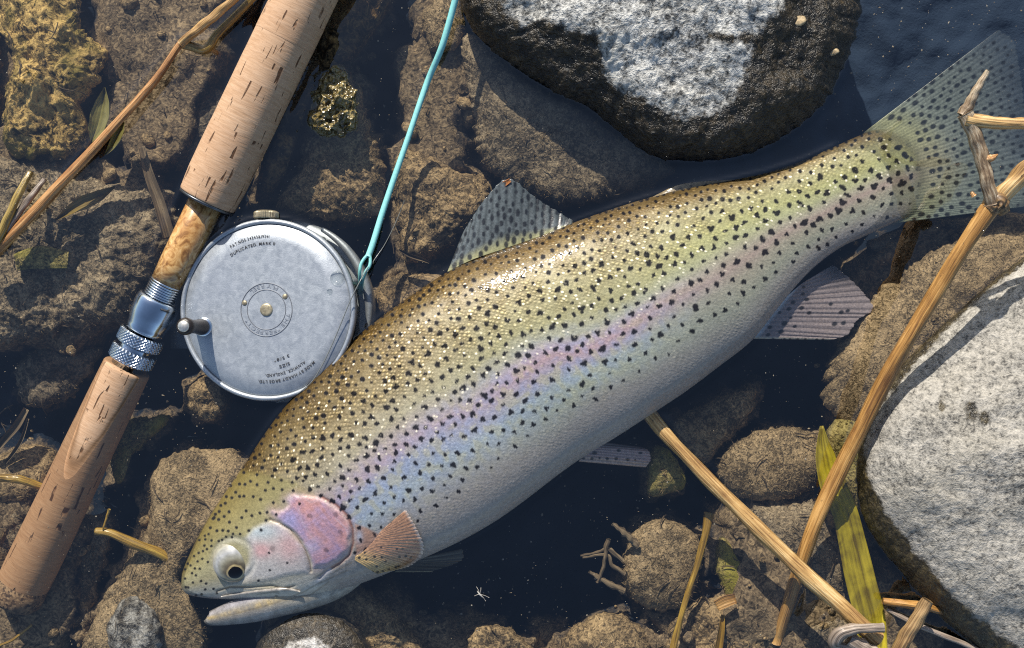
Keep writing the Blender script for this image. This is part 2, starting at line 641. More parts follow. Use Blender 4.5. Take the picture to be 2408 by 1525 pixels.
# ------------------------------------------------------------------ stones
def stone_geo(outline, zt, zeq, zb, e=3.0, lump=.25, rag=5, step=4.0, seed=0, fine=.4, hsx=0, hsy=0):
    c = np.mean(np.asarray(outline, float), 0)
    per = np.linalg.norm(np.diff(np.asarray(outline + outline[:1], float), axis=0), axis=1).sum()
    ns = int(max(48, per / step))
    o = cr(outline, ns, True)
    c = o.mean(0)
    rad = np.linalg.norm(o - c, axis=1).mean()
    nr = int(max(12, rad / step))
    # top rings from the rim inwards, then a few below
    rt = np.sin(np.linspace(np.pi / 2, 0.02, nr))
    rt = .5 * rt + .5 * np.linspace(1, .01, nr)
    ztop = zeq + (zt - zeq) * (1 - np.clip(rt, 0, 1) ** e) ** (1 / e)
    rb = np.array([.55, .82, .95, .99])
    zbot = zeq + (zb - zeq) * (1 - rb ** 2.2) ** (1 / 2.2)
    rr = np.concatenate([rb, rt])
    zz = np.concatenate([zbot, ztop])
    ph = np.linspace(0, 2 * np.pi, ns, endpoint=False)
    jag = np.array([mnoise.fractal(Vector((math.cos(x) * rad * .05, math.sin(x) * rad * .05, seed * 7.7)), 1., 2., 4) for x in ph]) * rag
    d = o - c
    dn = d / (np.linalg.norm(d, axis=1)[:, None] + 1e-9)
    jw = (rr ** 5)[:, None]
    X = c[0] + rr[:, None] * (o[:, 0] - c[0])[None] + jw * (dn[:, 0] * jag)[None]
    Y = c[1] + rr[:, None] * (o[:, 1] - c[1])[None] + jw * (dn[:, 1] * jag)[None]
    Z = np.repeat(zz[:, None], ns, 1)
    if hsx or hsy:
        Z = Z + ((X - c[0]) * hsx + (Y - c[1]) * hsy) * np.clip((Z - zb) / (zt - zb), 0, 1)
    V = Pn(X.ravel(), Y.ravel(), Z.ravel() * CM)
    k = np.clip((zz - zeq) / max(zt - zeq, .01), -.2, 1)
    k = np.repeat((.35 + .65 * np.clip(k, 0, 1))[:, None], ns, 1).ravel()
    dz = nz(V, 28, 3, seed) * lump * CM * 1.2 * k + nz(V, 190, 3, seed + 5) * fine * .16 * CM * k
    V[:, 2] += dz
    F = grid_faces(len(rr), ns, cv=True)
    top = len(V)
    V = np.concatenate([V, [V[-ns:].mean(0)], [V[:ns].mean(0)]])
    cap = [(top, (len(rr) - 1) * ns + j, (len(rr) - 1) * ns + (j + 1) % ns) for j in range(ns)]
    cap += [(top + 1, (j + 1) % ns, j) for j in range(ns)]
    return V, F.tolist() + cap, (len(rr), ns)


def fuzz(parent, V, shape, count, size=(4, 11), mat=None, name="silt_fluff", r0=1.0, z_shift=0.0):
    """short curled filaments standing on a stone's silt coat, thickest along its rim"""
    nr, ns = shape
    row = np.where(rng.random(count) < .5, rng.integers(3, 3 + max(4, nr // 3), count), rng.integers(4, nr, count))
    p = V[row * ns + rng.integers(0, ns, count)]
    L = rng.uniform(*size, count) * PXM
    a = rng.uniform(0, 6.28, count)
    up = rng.uniform(0, .8, count)
    z0 = np.zeros(count)
    d = np.stack([np.cos(a), np.sin(a), up], -1)
    side = np.stack([-np.sin(a), np.cos(a), z0], -1)
    q = side * rng.uniform(-.9, .9, count)[:, None]
    r = rng.uniform(.5, 1.0, count) * r0 * PXM
    rows = []
    for k in range(4):
        t = k / 3
        c = p + d * (L * t * .8)[:, None] + q * (L * t * t)[:, None]
        c[:, 2] += -.0003 + L * .25 * math.sin(3 * t)
        w = (r * (1 - .6 * t))[:, None]
        top = np.stack([z0, z0, r * (1 - .6 * t) * 1.5], -1)
        rows += [c + side * w, c - side * w, c + top]
    VV = np.stack(rows, 1).reshape(-1, 3)
    f = []
    for k in range(1, 4):
        for i in range(3):
            f.append((k * 3 - 3 + i, k * 3 - 3 + (i + 1) % 3, k * 3 + (i + 1) % 3, k * 3 + i))
    FF = (np.array(f)[None] + (np.arange(count) * 12)[:, None, None]).reshape(-1, 4)
    m = mesh(name, VV, FF, mat or FUZZ, parent, smooth=False)
    m["kind"] = "stuff"
    return m


def stone(outline, zt, zeq, mat, label, seed, fz=260, wet=None, name="submerged_stone", group="submerged stones on the stream bed", zb=-8, **kw):
    V, F, sh = stone_geo(outline, zt, zeq, zb, seed=seed, **kw)
    o = mesh(name, V, F, mat, attrs={} if wet is None else {"wet": np.full(len(V), wet)})
    props(o, label, "stone", group)
    if fz:
        fuzz(o, V, sh, int(fz * 2.6))
    return o, V, sh


ST = [
    ([(10, -50), (180, -50), (190, 60), (250, 120), (228, 190), (195, 250), (212, 330), (160, 368), (30, 368), (8, 250), (35, 140), (-5, 60)], -.8, -2.5, SILT_GOLD,
     "golden algae-coated stone beside the yellow willow leaf", dict(lump=.9, rag=16, fine=1.5), 500),
    ([(-80, 395), (90, 378), (170, 400), (270, 430), (390, 440), (425, 520), (400, 600), (340, 680), (290, 760), (180, 775), (60, 800), (-80, 795)], -1.2, -3, SILT_GREY,
     "broad silty grey stone to the left of the reel seat", dict(lump=.5, rag=16, fine=1.2), 600),
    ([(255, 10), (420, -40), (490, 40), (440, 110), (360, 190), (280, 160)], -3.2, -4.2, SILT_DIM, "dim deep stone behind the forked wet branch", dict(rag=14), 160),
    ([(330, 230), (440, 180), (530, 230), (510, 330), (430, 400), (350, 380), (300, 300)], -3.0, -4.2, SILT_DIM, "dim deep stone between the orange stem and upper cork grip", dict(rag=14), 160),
    ([(740, 170), (800, 150), (850, 210), (870, 300), (900, 380), (905, 450), (890, 510), (800, 520), (690, 500), (650, 480), (700, 400), (720, 300)], -.9, -2.6, SILT,
     "silty brown stone with wet yellow algae on its upper end", dict(rag=12, fine=1.2), 420),
    ([(925, 370), (990, 362), (1060, 395), (1150, 430), (1145, 500), (1080, 560), (1010, 612), (950, 610), (932, 520)], -1.2, -2.8, SILT, "silty brown stone left of the dorsal fin", dict(rag=10, fine=1.2), 320),
    ([(885, 690), (920, 650), (1040, 645), (1020, 700), (940, 750), (895, 740)], -1.6, -2.6, SILT, "small brown stone wedged between reel and trout's back", dict(rag=8), 120),
    ([(445, 910), (480, 888), (520, 898), (535, 940), (515, 982), (480, 990), (447, 960)], -.9, -2.2, SILT, "small brown stone at the lower left rim of the reel", dict(rag=8, fine=1.2), 120),
    ([(362, 1105), (450, 1055), (592, 1075), (560, 1180), (480, 1270), (440, 1330), (430, 1400), (480, 1470), (460, 1570), (200, 1570), (230, 1440), (290, 1330), (350, 1230)], -.9, -2.6, SILT_FINE,
     "large silty slab under the trout's snout", dict(lump=.35, rag=12), 420),
    ([(720, 1405), (830, 1375), (900, 1415), (960, 1480), (1010, 1560), (900, 1620), (780, 1620), (755, 1450)], -1.1, -2.6, SILT, "brown silty stone below the trout's pectoral fin", dict(rag=10, fine=1.1), 260),
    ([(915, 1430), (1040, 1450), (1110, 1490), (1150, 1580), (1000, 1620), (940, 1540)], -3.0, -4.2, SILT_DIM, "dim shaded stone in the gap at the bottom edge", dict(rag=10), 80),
    ([(1115, 1478), (1180, 1470), (1240, 1510), (1262, 1580), (1120, 1620), (1100, 1530)], -1.4, -2.8, SILT, "brown stone cut by the bottom edge, right of the shaded gap", dict(rag=10, fine=1.1), 160),
    ([(1325, 1500), (1390, 1455), (1450, 1440), (1510, 1480), (1530, 1560), (1450, 1640), (1320, 1620)], -1.5, -3, SILT, "rough brown stone at the bottom edge, left of the thin stick", dict(rag=10, lump=.6), 260),
    ([(1470, 1300), (1500, 1240), (1560, 1220), (1630, 1250), (1652, 1300), (1640, 1370), (1600, 1432), (1520, 1432), (1470, 1380)], -1.4, -3, SILT_FINE, "round silty cobble with dead roots on its left side", dict(rag=7), 260),
    ([(1530, 1062), (1570, 1058), (1612, 1120), (1602, 1150), (1540, 1168), (1520, 1150)], -1.2, -2.2, SILT_OLIVE, "small wedge-shaped olive stone at the tip of the pelvic fin", dict(rag=4, e=3), 100),
    ([(1590, 985), (1680, 940), (1772, 912), (1762, 980), (1700, 1050), (1650, 1090), (1590, 1070), (1578, 1010)], -1.6, -3, SILT, "ragged brown stone beneath the broken end of the straw", dict(rag=12, lump=.6), 240),
    ([(1690, 1085), (1750, 1025), (1860, 1005), (1935, 1040), (1945, 1110), (1880, 1165), (1790, 1180), (1705, 1150)], -1.3, -2.8, SILT_FINE, "wide rounded cobble left of the yellow-green blade", dict(rag=7), 260),
    ([(1690, 1262), (1730, 1285), (1800, 1370), (1850, 1450), (1770, 1470), (1705, 1400), (1680, 1330)], -2.0, -3.2, SILT_OLIVE, "narrow dark stone under the pale lower straw", dict(rag=9), 160),
    ([(1580, 1450), (1680, 1400), (1780, 1420), (1850, 1480), (1840, 1580), (1700, 1620), (1575, 1600)], -1.7, -3.2, SILT, "brown stone under the square leaf scrap", dict(rag=10, fine=1.2), 240),
    ([(1850, 1490), (1950, 1440), (2060, 1500), (2060, 1620), (1850, 1620)], -1.6, -3.2, SILT_GREY, "silty stone below the crossing straws", dict(rag=10), 160),
    ([(1760, 1190), (1860, 1180), (1960, 1190), (2010, 1290), (1990, 1400), (1930, 1420), (1850, 1330), (1790, 1260)], -1.3, -3.0, SILT_GREY, "brown stone between the two crossing straws", dict(rag=12), 260),
    ([(2190, 590), (2290, 548), (2400, 540), (2500, 580), (2420, 720), (2260, 800), (2150, 900), (2060, 1010), (2000, 1010), (1945, 960), (1940, 880), (1990, 790), (2040, 720), (2120, 650)], -.8, -2.4, SILT_FINE,
     "long silty ledge beside the pale granite boulder", dict(rag=16, lump=.3), 620),
    ([(1950, 1000), (2030, 960), (2080, 1000), (2060, 1120), (2080, 1240), (2030, 1230), (1985, 1150), (1950, 1070)], -1.2, -2.6, SILT_OLIVE, "olive stone tucked between yellow blade and granite boulder", dict(rag=6), 160),
    ([(-60, 1110), (40, 1052), (130, 1060), (125, 1130), (90, 1175), (0, 1185), (-60, 1160)], -2.2, -3.4, SILT, "brown stone at the left edge behind the yellow root", dict(rag=9), 160),
    ([(-60, 1215), (60, 1185), (40, 1290), (-60, 1350)], -2.6, -3.6, SILT_GREY, "grey stone at the left edge beside the cork butt", dict(rag=8), 80),
    ([(265, 1010), (320, 985), (405, 975), (360, 1030), (305, 1075), (290, 1130), (265, 1110)], -2.4, -3.4, SILT_OLIVE, "forked olive stone right of the lower cork grip", dict(rag=12), 140),
    ([(205, 1225), (265, 1215), (255, 1300), (215, 1400), (165, 1390), (180, 1300)], -3.2, -4.2, SILT_GREY, "narrow grey stone right of the cork butt", dict(rag=10), 140),
    ([(-50, 1430), (60, 1400), (125, 1440), (110, 1540), (0, 1600), (-50, 1570)], -2.8, -4, SILT, "brown stone in the bottom left corner", dict(rag=12), 160),
    ([(150, 1420), (200, 1350), (235, 1400), (185, 1480), (135, 1500)], -3.2, -4.2, SILT_GREY, "small grey stone in the dark gap below the cork butt", dict(rag=9), 80),
    ([(1000, 20), (1060, -30), (1095, 50), (1072, 115), (1020, 122), (998, 80)], -1.6, -2.8, SILT_FINE, "tan stone under the teal line at the top edge", dict(rag=7), 120),
    ([(1085, 90), (1150, 100), (1230, 180), (1330, 240), (1440, 300), (1560, 365), (1575, 410), (1450, 462), (1330, 482), (1200, 432), (1130, 380), (1108, 250)], -1.0, -2.6, SILT_GREY,
     "flat silty slab sloping out from the blue-grey boulder", dict(lump=.3, rag=12, e=3), 620),
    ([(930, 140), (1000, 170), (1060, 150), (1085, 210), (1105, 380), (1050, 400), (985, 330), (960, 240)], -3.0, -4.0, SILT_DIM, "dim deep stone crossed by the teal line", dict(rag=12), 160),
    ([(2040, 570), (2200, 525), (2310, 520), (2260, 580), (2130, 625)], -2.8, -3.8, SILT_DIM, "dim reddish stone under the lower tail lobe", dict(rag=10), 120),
    ([(640, 300), (740, 40), (780, -60), (925, -60), (915, 20), (870, 90), (830, 140), (765, 150), (725, 260), (660, 430), (600, 470)], -.15, -2.4, SILT_DARK,
     "dark brown wet rock to the right of the upper cork grip", dict(lump=.6, rag=10, fine=1.2), 160),
    ([(-130, -50), (-10, -20), (0, 200), (-5, 350), (-130, 390)], -2.5, -3.5, SILT_DARK, "dark stone at the left edge beside the golden algae stone", dict(rag=12), 60),
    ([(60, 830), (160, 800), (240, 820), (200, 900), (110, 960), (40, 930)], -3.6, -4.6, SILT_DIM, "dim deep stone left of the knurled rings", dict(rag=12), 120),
    ([(250, 1480), (300, 1400), (370, 1440), (380, 1540), (300, 1600)], -.35, -1.8, ROCK_PEBBLE, "glossy pale-topped stone below the snout slab", dict(rag=6, wet=.52), 0),
]

# ------------------------------------------------------------------ setting: stream bed and water
def axis_samples(h, far, n):
    a = -np.geomspace(h, far, 7)[::-1][:-1]
    return np.concatenate([a, np.linspace(-h, h, n), -a[::-1]])


xs, ys = axis_samples(.42, 4, 330), axis_samples(.34, 4, 270)
GX, GY = np.meshgrid(xs, ys, indexing='ij')
BV = np.stack([GX.ravel(), GY.ravel(), np.full(GX.size, -6.2 * CM)], -1)
inner = (abs(BV[:, 0]) < .5) & (abs(BV[:, 1]) < .42)
BV[inner, 2] += nz(BV[inner], 16, 3) * .9 * CM + nz(BV[inner], 110, 3, 3) * .22 * CM
bx, by = cp_bed = ((BV[:, 0] * CAM_H / (CAM_H + .05)) / PXM + 1204, -(BV[:, 1] * CAM_H / (CAM_H + .05)) / PXM + 762.5)
BSILT = np.zeros(len(BV))
for poly, lift, k_ in (([(1650, 1180), (1800, 1130), (2010, 1190), (2100, 1330), (2200, 1440), (2260, 1580), (1600, 1580), (1560, 1440), (1680, 1380)], 4.4, 1.),
                       ([(-200, 1160), (120, 1080), (250, 1180), (200, 1330), (240, 1420), (160, 1600), (-200, 1600)], 2.8, .85),
                       ([(240, -100), (640, -100), (560, 100), (480, 400), (300, 420), (250, 250)], 3.4, .8),
                       ([(-200, 330), (120, 330), (420, 420), (440, 560), (330, 720), (200, 820), (-200, 830)], 3.4, .9),
                       ([(1000, -60), (1100, -60), (1100, 420), (1200, 450), (1100, 640), (940, 640), (900, 360)], 2.6, .75),
                       ([(1950, 620), (2150, 530), (2400, 520), (2300, 700), (1990, 1050), (1930, 980)], 3.2, .9),
                       ([(620, 1400), (900, 1340), (1000, 1400), (1260, 1460), (1600, 1430), (1600, 1600), (600, 1600)], 2.4, .7)):
    mk = sm(-40, 45, sdist(bx, by, poly) + 38 * nz(np.stack([bx, by, 0 * bx], -1) * .012, 1.0, 3, lift))
    BSILT = np.maximum(BSILT, mk * k_)
    BV[:, 2] += mk * lift * CM * inner
skirt = np.zeros(len(BV))
sk = inner.nonzero()[0]
wob_ = nz(np.stack([bx[sk], by[sk], 0 * sk], -1) * .03, 1.0, 4, 2.2)
for row in ST:
    d_ = sdist(bx[sk], by[sk], row[0]) + 26 * wob_
    skirt[sk] = np.maximum(skirt[sk], sm(-46, 4, d_) * np.clip(1.25 + row[2] / 5.5, .35, 1))
BV[:, 2] += np.minimum(skirt * 3.0 * CM, np.maximum(-2.6 * CM - BV[:, 2], 0)) * inner
BSILT = np.maximum(BSILT, skirt * .95)
pool_sheen = sm(-60, 120, sdist(bx, by, [(1560, 420), (1640, 300), (1900, -400), (1900, -30000), (30000, -30000), (30000, 330), (2300, 420), (2100, 480), (1900, 640), (1600, 620)]))  # mask for the deeper bed and its painted sky sheen
BV[:, 2] -= pool_sheen * 7 * CM
bed = mesh("stream_bed", BV, grid_faces(len(xs), len(ys)), bed_mat(), attrs={"silt": BSILT * (1 - pool_sheen), "pool_sheen": pool_sheen})
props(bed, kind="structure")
# ------------------------------------------------------------------ two big boulders
top_out = [(1085, -20), (1110, 70), (1190, 145), (1280, 205), (1370, 245), (1450, 305), (1530, 365), (1620, 380), (1740, 368),
           (1840, 325), (1930, 250), (1990, 150), (2020, 50), (2035, -60), (2030, -230), (1900, -400), (1600, -470), (1300, -420), (1130, -250)]
V, F, sh = stone_geo(top_out, 3.4, -.5, -15, e=2.4, lump=.55, rag=10, step=4.5, seed=3, fine=.65)
cp = lambda v: ((v[:, 0] * CAM_H / (CAM_H - v[:, 2])) / PXM + 1204, -(v[:, 1] * CAM_H / (CAM_H - v[:, 2])) / PXM + 762.5)
dry_top = [(1165, -60), (1190, 25), (1225, 62), (1262, 45), (1300, 50), (1345, 70), (1400, 85), (1420, 125), (1430, 175), (1465, 210), (1520, 235),
           (1570, 262), (1640, 278), (1700, 262), (1735, 225), (1750, 180), (1762, 130), (1765, 100), (1720, 98), (1670, 88), (1660, 75), (1720, 82), (1770, 85),
           (1800, 60), (1835, 20), (1850, -60), (1850, -420), (1200, -420)]
X, Y = cp(V)
wet = .5 - sdist(X, Y, dry_top) / 80
b = mesh("boulder", V, F, ROCK_BLUE, attrs={"wet": np.clip(wet, 0, 1)})
props(b, "blue-grey boulder with a wet black foot, above the trout's back", "boulder")
# two pale chips stuck on the wet flank
for i, (x, y, r, lab) in enumerate([(1868, 48, 24, ""), (1957, 122, 16, "")]):
    d = np.hypot(X - x, Y - y)
    zc = V[np.argmin(d + (V[:, 2] < 0) * 99), 2] / CM
    pv, pf, psh = stone_geo([(x - r, y), (x - r * .5, y - r * .55), (x + r * .6, y - r * .5), (x + r * 1.2, y + r * .1), (x + r * .4, y + r * .55), (x - r * .6, y + r * .5)],
                            zc - .02, zc - .2, zc - .8, seed=40 + i, step=3, lump=.1)
    c = mesh("mineral_chip", pv, pf, simple("tan_mineral", (.40, .30, .17), .4, 0, 400, .5, .0008) if i == 0 else bpy.data.materials["tan_mineral"], b)

right_out = [(2560, 480), (2480, 560), (2380, 625), (2290, 700), (2190, 790), (2110, 870), (2050, 960), (2020, 1050), (2015, 1140), (2030, 1220), (2070, 1290),
             (2120, 1350), (2170, 1410), (2230, 1470), (2300, 1530), (2400, 1620), (2600, 1700), (2800, 1500), (2900, 1100), (2800, 650)]
V, F, sh = stone_geo(right_out, 3.9, -.4, -7, e=2.0, lump=.35, rag=4, step=4.5, seed=9, fine=.35)
X, Y = cp(V)
dry_r = [(2580, 510), (2490, 560), (2410, 610), (2340, 660), (2260, 730), (2190, 800), (2120, 880), (2060, 960), (2022, 1050), (2028, 1090), (2040, 1140), (2080, 1215),
         (2140, 1295), (2185, 1350), (2245, 1420), (2310, 1470), (2390, 1530), (2480, 1600), (2900, 1700), (2900, 500)]
wet = .5 - (sdist(X, Y, dry_r) - 8) / 50
for (x, y, rx, ry) in [(2285, 965, 22, 40), (2315, 985, 16, 22), (2215, 950, 12, 30)]:
    wet = np.maximum(wet, .62 - .3 * (((X - x) / rx) ** 2 + ((Y - y) / ry) ** 2))
b2 = mesh("boulder", V, F, ROCK_PALE, attrs={"wet": np.clip(wet, 0, 1)})
props(b2, "pale granite boulder with a brown wet rim, under the long gold stem", "boulder")

# ------------------------------------------------------------------ submerged stones
made = {}
for i, (ol, zt, zeq, m, lab, kw, fz) in enumerate(ST):
    o, V, shp = stone(ol, zt, zeq, m, lab, i + 20, fz, step=kw.pop('step', 3.6), **kw)
    made[i] = (o, V, shp)

# exposed algae on the stone right of the grip
av, af, ash = stone_geo([(742, 205), (790, 152), (828, 195), (842, 250), (832, 312), (770, 322), (722, 292)], .9, -.4, -2, e=2, lump=.7, rag=10, step=2.6, seed=71, fine=2.6)


def algae_mat():
    t = NT("wet_algae")
    p = t.pos()
    n = t.noise(p, 260, 4, .65, .8)
    c = t.ramp(n, (.32, (.03, .024, .012)), (.46, (.16, .12, .045)), (.60, (.30, .235, .10)), (.78, (.42, .36, .2)))
    t.P(Base_Color=c, Roughness=.18, Normal=t.bump(t.vor(p, 420), .003, .9))
    t.b.inputs['Specular IOR Level'].default_value = .8
    return t.m


mesh("algae_clump", av, af, algae_mat(), made[4][0])

# half-dry pebble below the jaw
V, F, sh = stone_geo([(600, 1545), (622, 1485), (680, 1442), (740, 1430), (810, 1450), (860, 1500), (880, 1570), (800, 1640), (650, 1640)], 1.0, -1, -7, e=2.2, lump=.15, rag=3, step=3.6, seed=66, fine=.4)
X, Y = cp(V)
wet = .5 - sdist(X, Y, [(630, 1560), (680, 1510), (740, 1500), (790, 1530), (800, 1600), (640, 1640)]) / 40
pb = mesh("pebble", V, F, ROCK_PEBBLE, attrs={"wet": np.clip(wet, 0, 1)})
props(pb, "smooth dark pebble with a dry pale crown, below the trout's jaw", "stone", "stones breaking the water surface")

# ------------------------------------------------------------------ the trout
C6 = lambda x, y: ((x / 3.7625 + 420) / 1.029, (y / 3.7625 + 1160) / 1.029)
PAIR = [((427, 1372), (429, 1386)), ((431, 1342), (446, 1399)), ((448, 1300), (492, 1407)), ((475, 1246), (560, 1410)), ((508, 1192), (632, 1417)), ((543, 1140), (712, 1412)),
        ((583, 1082), (796, 1389)), ((630, 1011), (890, 1356)), ((690, 933), (1000, 1310)), ((760, 863), (1090, 1268)), ((830, 799), (1170, 1222)), ((900, 744), (1240, 1172)),
        ((975, 690), (1310, 1118)), ((1060, 636), (1375, 1072)), ((1150, 598), (1445, 1030)), ((1250, 563), (1530, 975)), ((1350, 524), (1610, 922)), ((1450, 489), (1690, 862)),
        ((1540, 462), (1765, 803)), ((1640, 438), (1822, 733)), ((1720, 424), (1872, 672)), ((1800, 406), (1922, 622)), ((1880, 381), (1978, 582)), ((1950, 351), (2040, 553)),
        ((2010, 324), (2098, 526)), ((2062, 305), (2138, 508)), ((2118, 308), (2168, 488)), ((2176, 332), (2202, 460)), ((2222, 368), (2226, 424)), ((2238, 388), (2238, 402))]
PR = np.array([[*a, *b_] for a, b_ in PAIR], float)
THK = np.array([.7, .62, .52, .50, .50, .50, .50, .50, .49, .48, .48, .48, .48, .48, .48, .48, .48, .48, .48, .47, .46, .44, .41, .36, .29, .20, .13, .08, .05, .04])
ZCM = np.array([-.5, -.45, -.4, -.3, -.2, -.1, 0, .15, .28, .32, .32, .3, .25, .2, .15, .1, .05, 0, -.05, -.1, -.15, -.25, -.35, -.45, -.55, -.62, -.7, -.75, -.8, -.82])
NS = 820
mid = np.stack([(PR[:, 0] + PR[:, 2]) / 2, (PR[:, 1] + PR[:, 3]) / 2], -1)
al = np.concatenate([[0], np.cumsum(np.linalg.norm(np.diff(mid, axis=0), axis=1))])
pc = cr(np.concatenate([PR, THK[:, None] * 100, ZCM[:, None] * 100, al[:, None]], 1), NS * 2)
sv = np.linspace(0, al[-1], NS) * .9 + .1 * al[-1] * np.linspace(0, 1, NS) ** 2
o_ = np.argsort(pc[:, 6])
st = np.stack([np.interp(sv, pc[o_, 6], pc[o_, k]) for k in range(6)], -1)
NT_, NB_ = 250, 60
th = np.concatenate([np.linspace(0, np.pi, NT_, endpoint=False), np.linspace(np.pi, 2 * np.pi, NB_, endpoint=False)])
NTH = len(th)
Uw = Pn(st[:, 0], st[:, 1], st[:, 5] / 100 * CM)
Lw = Pn(st[:, 2], st[:, 3], st[:, 5] / 100 * CM)
ctr = (Uw + Lw) / 2
hv = (Uw - Lw) / 2
hh = np.linalg.norm(hv, axis=1)
wd = hh * st[:, 4] / 100
ct = np.cos(th)
snt = np.sin(th)
snz = np.sign(snt) * np.abs(snt) ** .92
FV = ctr[:, None] + hv[:, None] * ct[None, :, None]
FV[..., 2] += wd[:, None] * snz[None]
vv = np.repeat(((1 - ct) / 2)[None], NS, 0)
uu = np.repeat((sv / al[-1])[:, None], NTH, 1)
topside = np.repeat((snt >= -1e-6)[None], NS, 0)
FX, FY = [a.reshape(NS, NTH) for a in cp(FV.reshape(-1, 3))]
# metric skin coordinates
dl = np.linalg.norm(np.diff(ctr, axis=0), axis=1)
ul = np.concatenate([[0], np.cumsum(dl)])
UM = np.repeat(ul[:, None], NTH, 1)
dv = np.linalg.norm(np.diff(FV, axis=1), axis=2)
VM = np.concatenate([np.zeros((NS, 1)), np.cumsum(dv, 1)], 1)
VM = np.where(topside, VM, VM)

oper = [C6(*p) for p in [(905, 300), (1000, 290), (1050, 240), (1040, 190), (1100, 150), (1250, 150), (1380, 190), (1500, 270), (1590, 370), (1620, 480), (1610, 590), (1570, 680),
                         (1500, 730), (1400, 780), (1280, 800), (1255, 720), (1200, 620), (1130, 520), (1030, 440), (930, 370)]]
cheek = [C6(*p) for p in [(640, 540), (720, 440), (850, 380), (950, 400), (1050, 470), (1150, 570), (1210, 680), (1240, 800), (1230, 860), (1050, 880), (900, 930), (760, 960), (560, 1010), (420, 1010), (560, 900), (680, 760), (690, 640)]]
preop = [C6(*p) for p in [(880, 370), (960, 400), (1060, 460), (1140, 550), (1200, 650), (1240, 760), (1250, 840)]]
gill_edge = [C6(*p) for p in [(1350, 165), (1480, 235), (1580, 330), (1630, 450), (1635, 580), (1600, 690), (1520, 760), (1400, 830), (1330, 900)]]
jawline = [C6(*p) for p in [(395, 1020), (520, 980), (700, 985), (900, 970), (1000, 1000), (1100, 970)]]
eye_c = C6(545, 730)

dop = sdist(FX, FY, oper)
edge_n = nz(np.stack([FX[::4, ::4].ravel(), FY[::4, ::4].ravel(), 0 * FX[::4, ::4].ravel()], -1), .05, 4, 8.).reshape(FX[::4, ::4].shape)
edge_n = box(np.repeat(np.repeat(edge_n, 4, 0), 4, 1)[:NS, :NTH], 2) if True else 0
edge_n = np.pad(edge_n, ((0, NS - edge_n.shape[0]), (0, NTH - edge_n.shape[1])), 'edge')
dop = dop + edge_n * 7
dck = sdist(FX, FY, cheek)
dpre = ldist(FX, FY, preop)
dge = ldist(FX, FY, gill_edge)
djl = ldist(FX, FY, jawline)
deye = np.hypot((FX - eye_c[0]), (FY - eye_c[1]))
disp = np.zeros((NS, NTH))
disp += .085 * sm(-3, 9, dop) + .05 * sm(-3, 12, dck)
disp -= .07 * np.exp(-(dpre / 3.2) ** 2) + .06 * np.exp(-(dge / 3.5) ** 2) + .05 * np.exp(-(djl / 3.) ** 2)
disp -= .05 * np.exp(-((deye - 50) / 6) ** 2)
disp += .02 * np.sin(UM * 900 + VM * 300) * 0
FV[..., 2] += np.where(topside, disp * CM, 0)
body_low = nz(FV[::4, ::4].reshape(-1, 3), 22, 2, 2.).reshape(FV[::4, ::4].shape[:2])
lowf = np.repeat(np.repeat(body_low, 4, 0), 4, 1)[:NS, :NTH]
if lowf.shape[1] < NTH:
    lowf = np.pad(lowf, ((0, NS - lowf.shape[0]), (0, NTH - lowf.shape[1])), 'edge')


lowf = box(box(lowf, 3), 3)
FV[..., 2] += np.where(topside, lowf * .05 * CM * np.clip(snt, 0, 1)[None], 0)


def ramp_np(x, stops):
    xs_ = [s[0] for s in stops]
    return np.stack([np.interp(x, xs_, [s[1][k] for s in stops]) for k in range(3)], -1)


vq = np.clip(vv + lowf * .05, 0, 1)
front = ramp_np(vq, [(0, (.06, .037, .010)), (.05, (.10, .066, .020)), (.12, (.16, .118, .048)), (.25, (.28, .235, .14)), (.40, (.335, .305, .225)), (.475, (.345, .295, .305)), (.515, (.35, .285, .335)),
                     (.56, (.275, .31, .395)), (.66, (.30, .35, .39)), (.74, (.305, .31, .31)), (.82, (.305, .28, .255)), (.93, (.315, .28, .25)), (1, (.35, .315, .285))])
midc = ramp_np(vq, [(0, (.07, .042, .010)), (.045, (.115, .072, .018)), (.09, (.15, .105, .035)), (.14, (.29, .25, .17)), (.28, (.31, .28, .165)), (.40, (.31, .295, .165)), (.47, (.31, .315, .26)), (.515, (.34, .29, .345)),
                    (.555, (.365, .26, .28)), (.60, (.31, .28, .345)), (.66, (.29, .335, .34)), (.73, (.29, .32, .275)), (.83, (.275, .258, .232)), (.95, (.295, .265, .24)), (1, (.36, .33, .30))])
rear = ramp_np(vq, [(0, (.10, .068, .024)), (.05, (.17, .125, .055)), (.16, (.29, .275, .155)), (.34, (.32, .32, .15)), (.45, (.315, .32, .18)), (.53, (.30, .275, .21)), (.59, (.295, .235, .20)),
                    (.66, (.28, .26, .20)), (.76, (.265, .27, .21)), (.86, (.28, .265, .235)), (.95, (.31, .285, .26)), (1, (.34, .32, .30))])
wq = uu + lowf * .03
w1 = sm(.28, .50, wq)[..., None]
w2 = sm(.52, .74, wq)[..., None]
colr = front * (1 - w1) + midc * w1
colr = colr * (1 - w2) + rear * w2
# tail root turns grey-green
w3 = sm(2120, 2230, FX)[..., None]
colr = colr * (1 - w3) + np.array([.25, .26, .15]) * w3
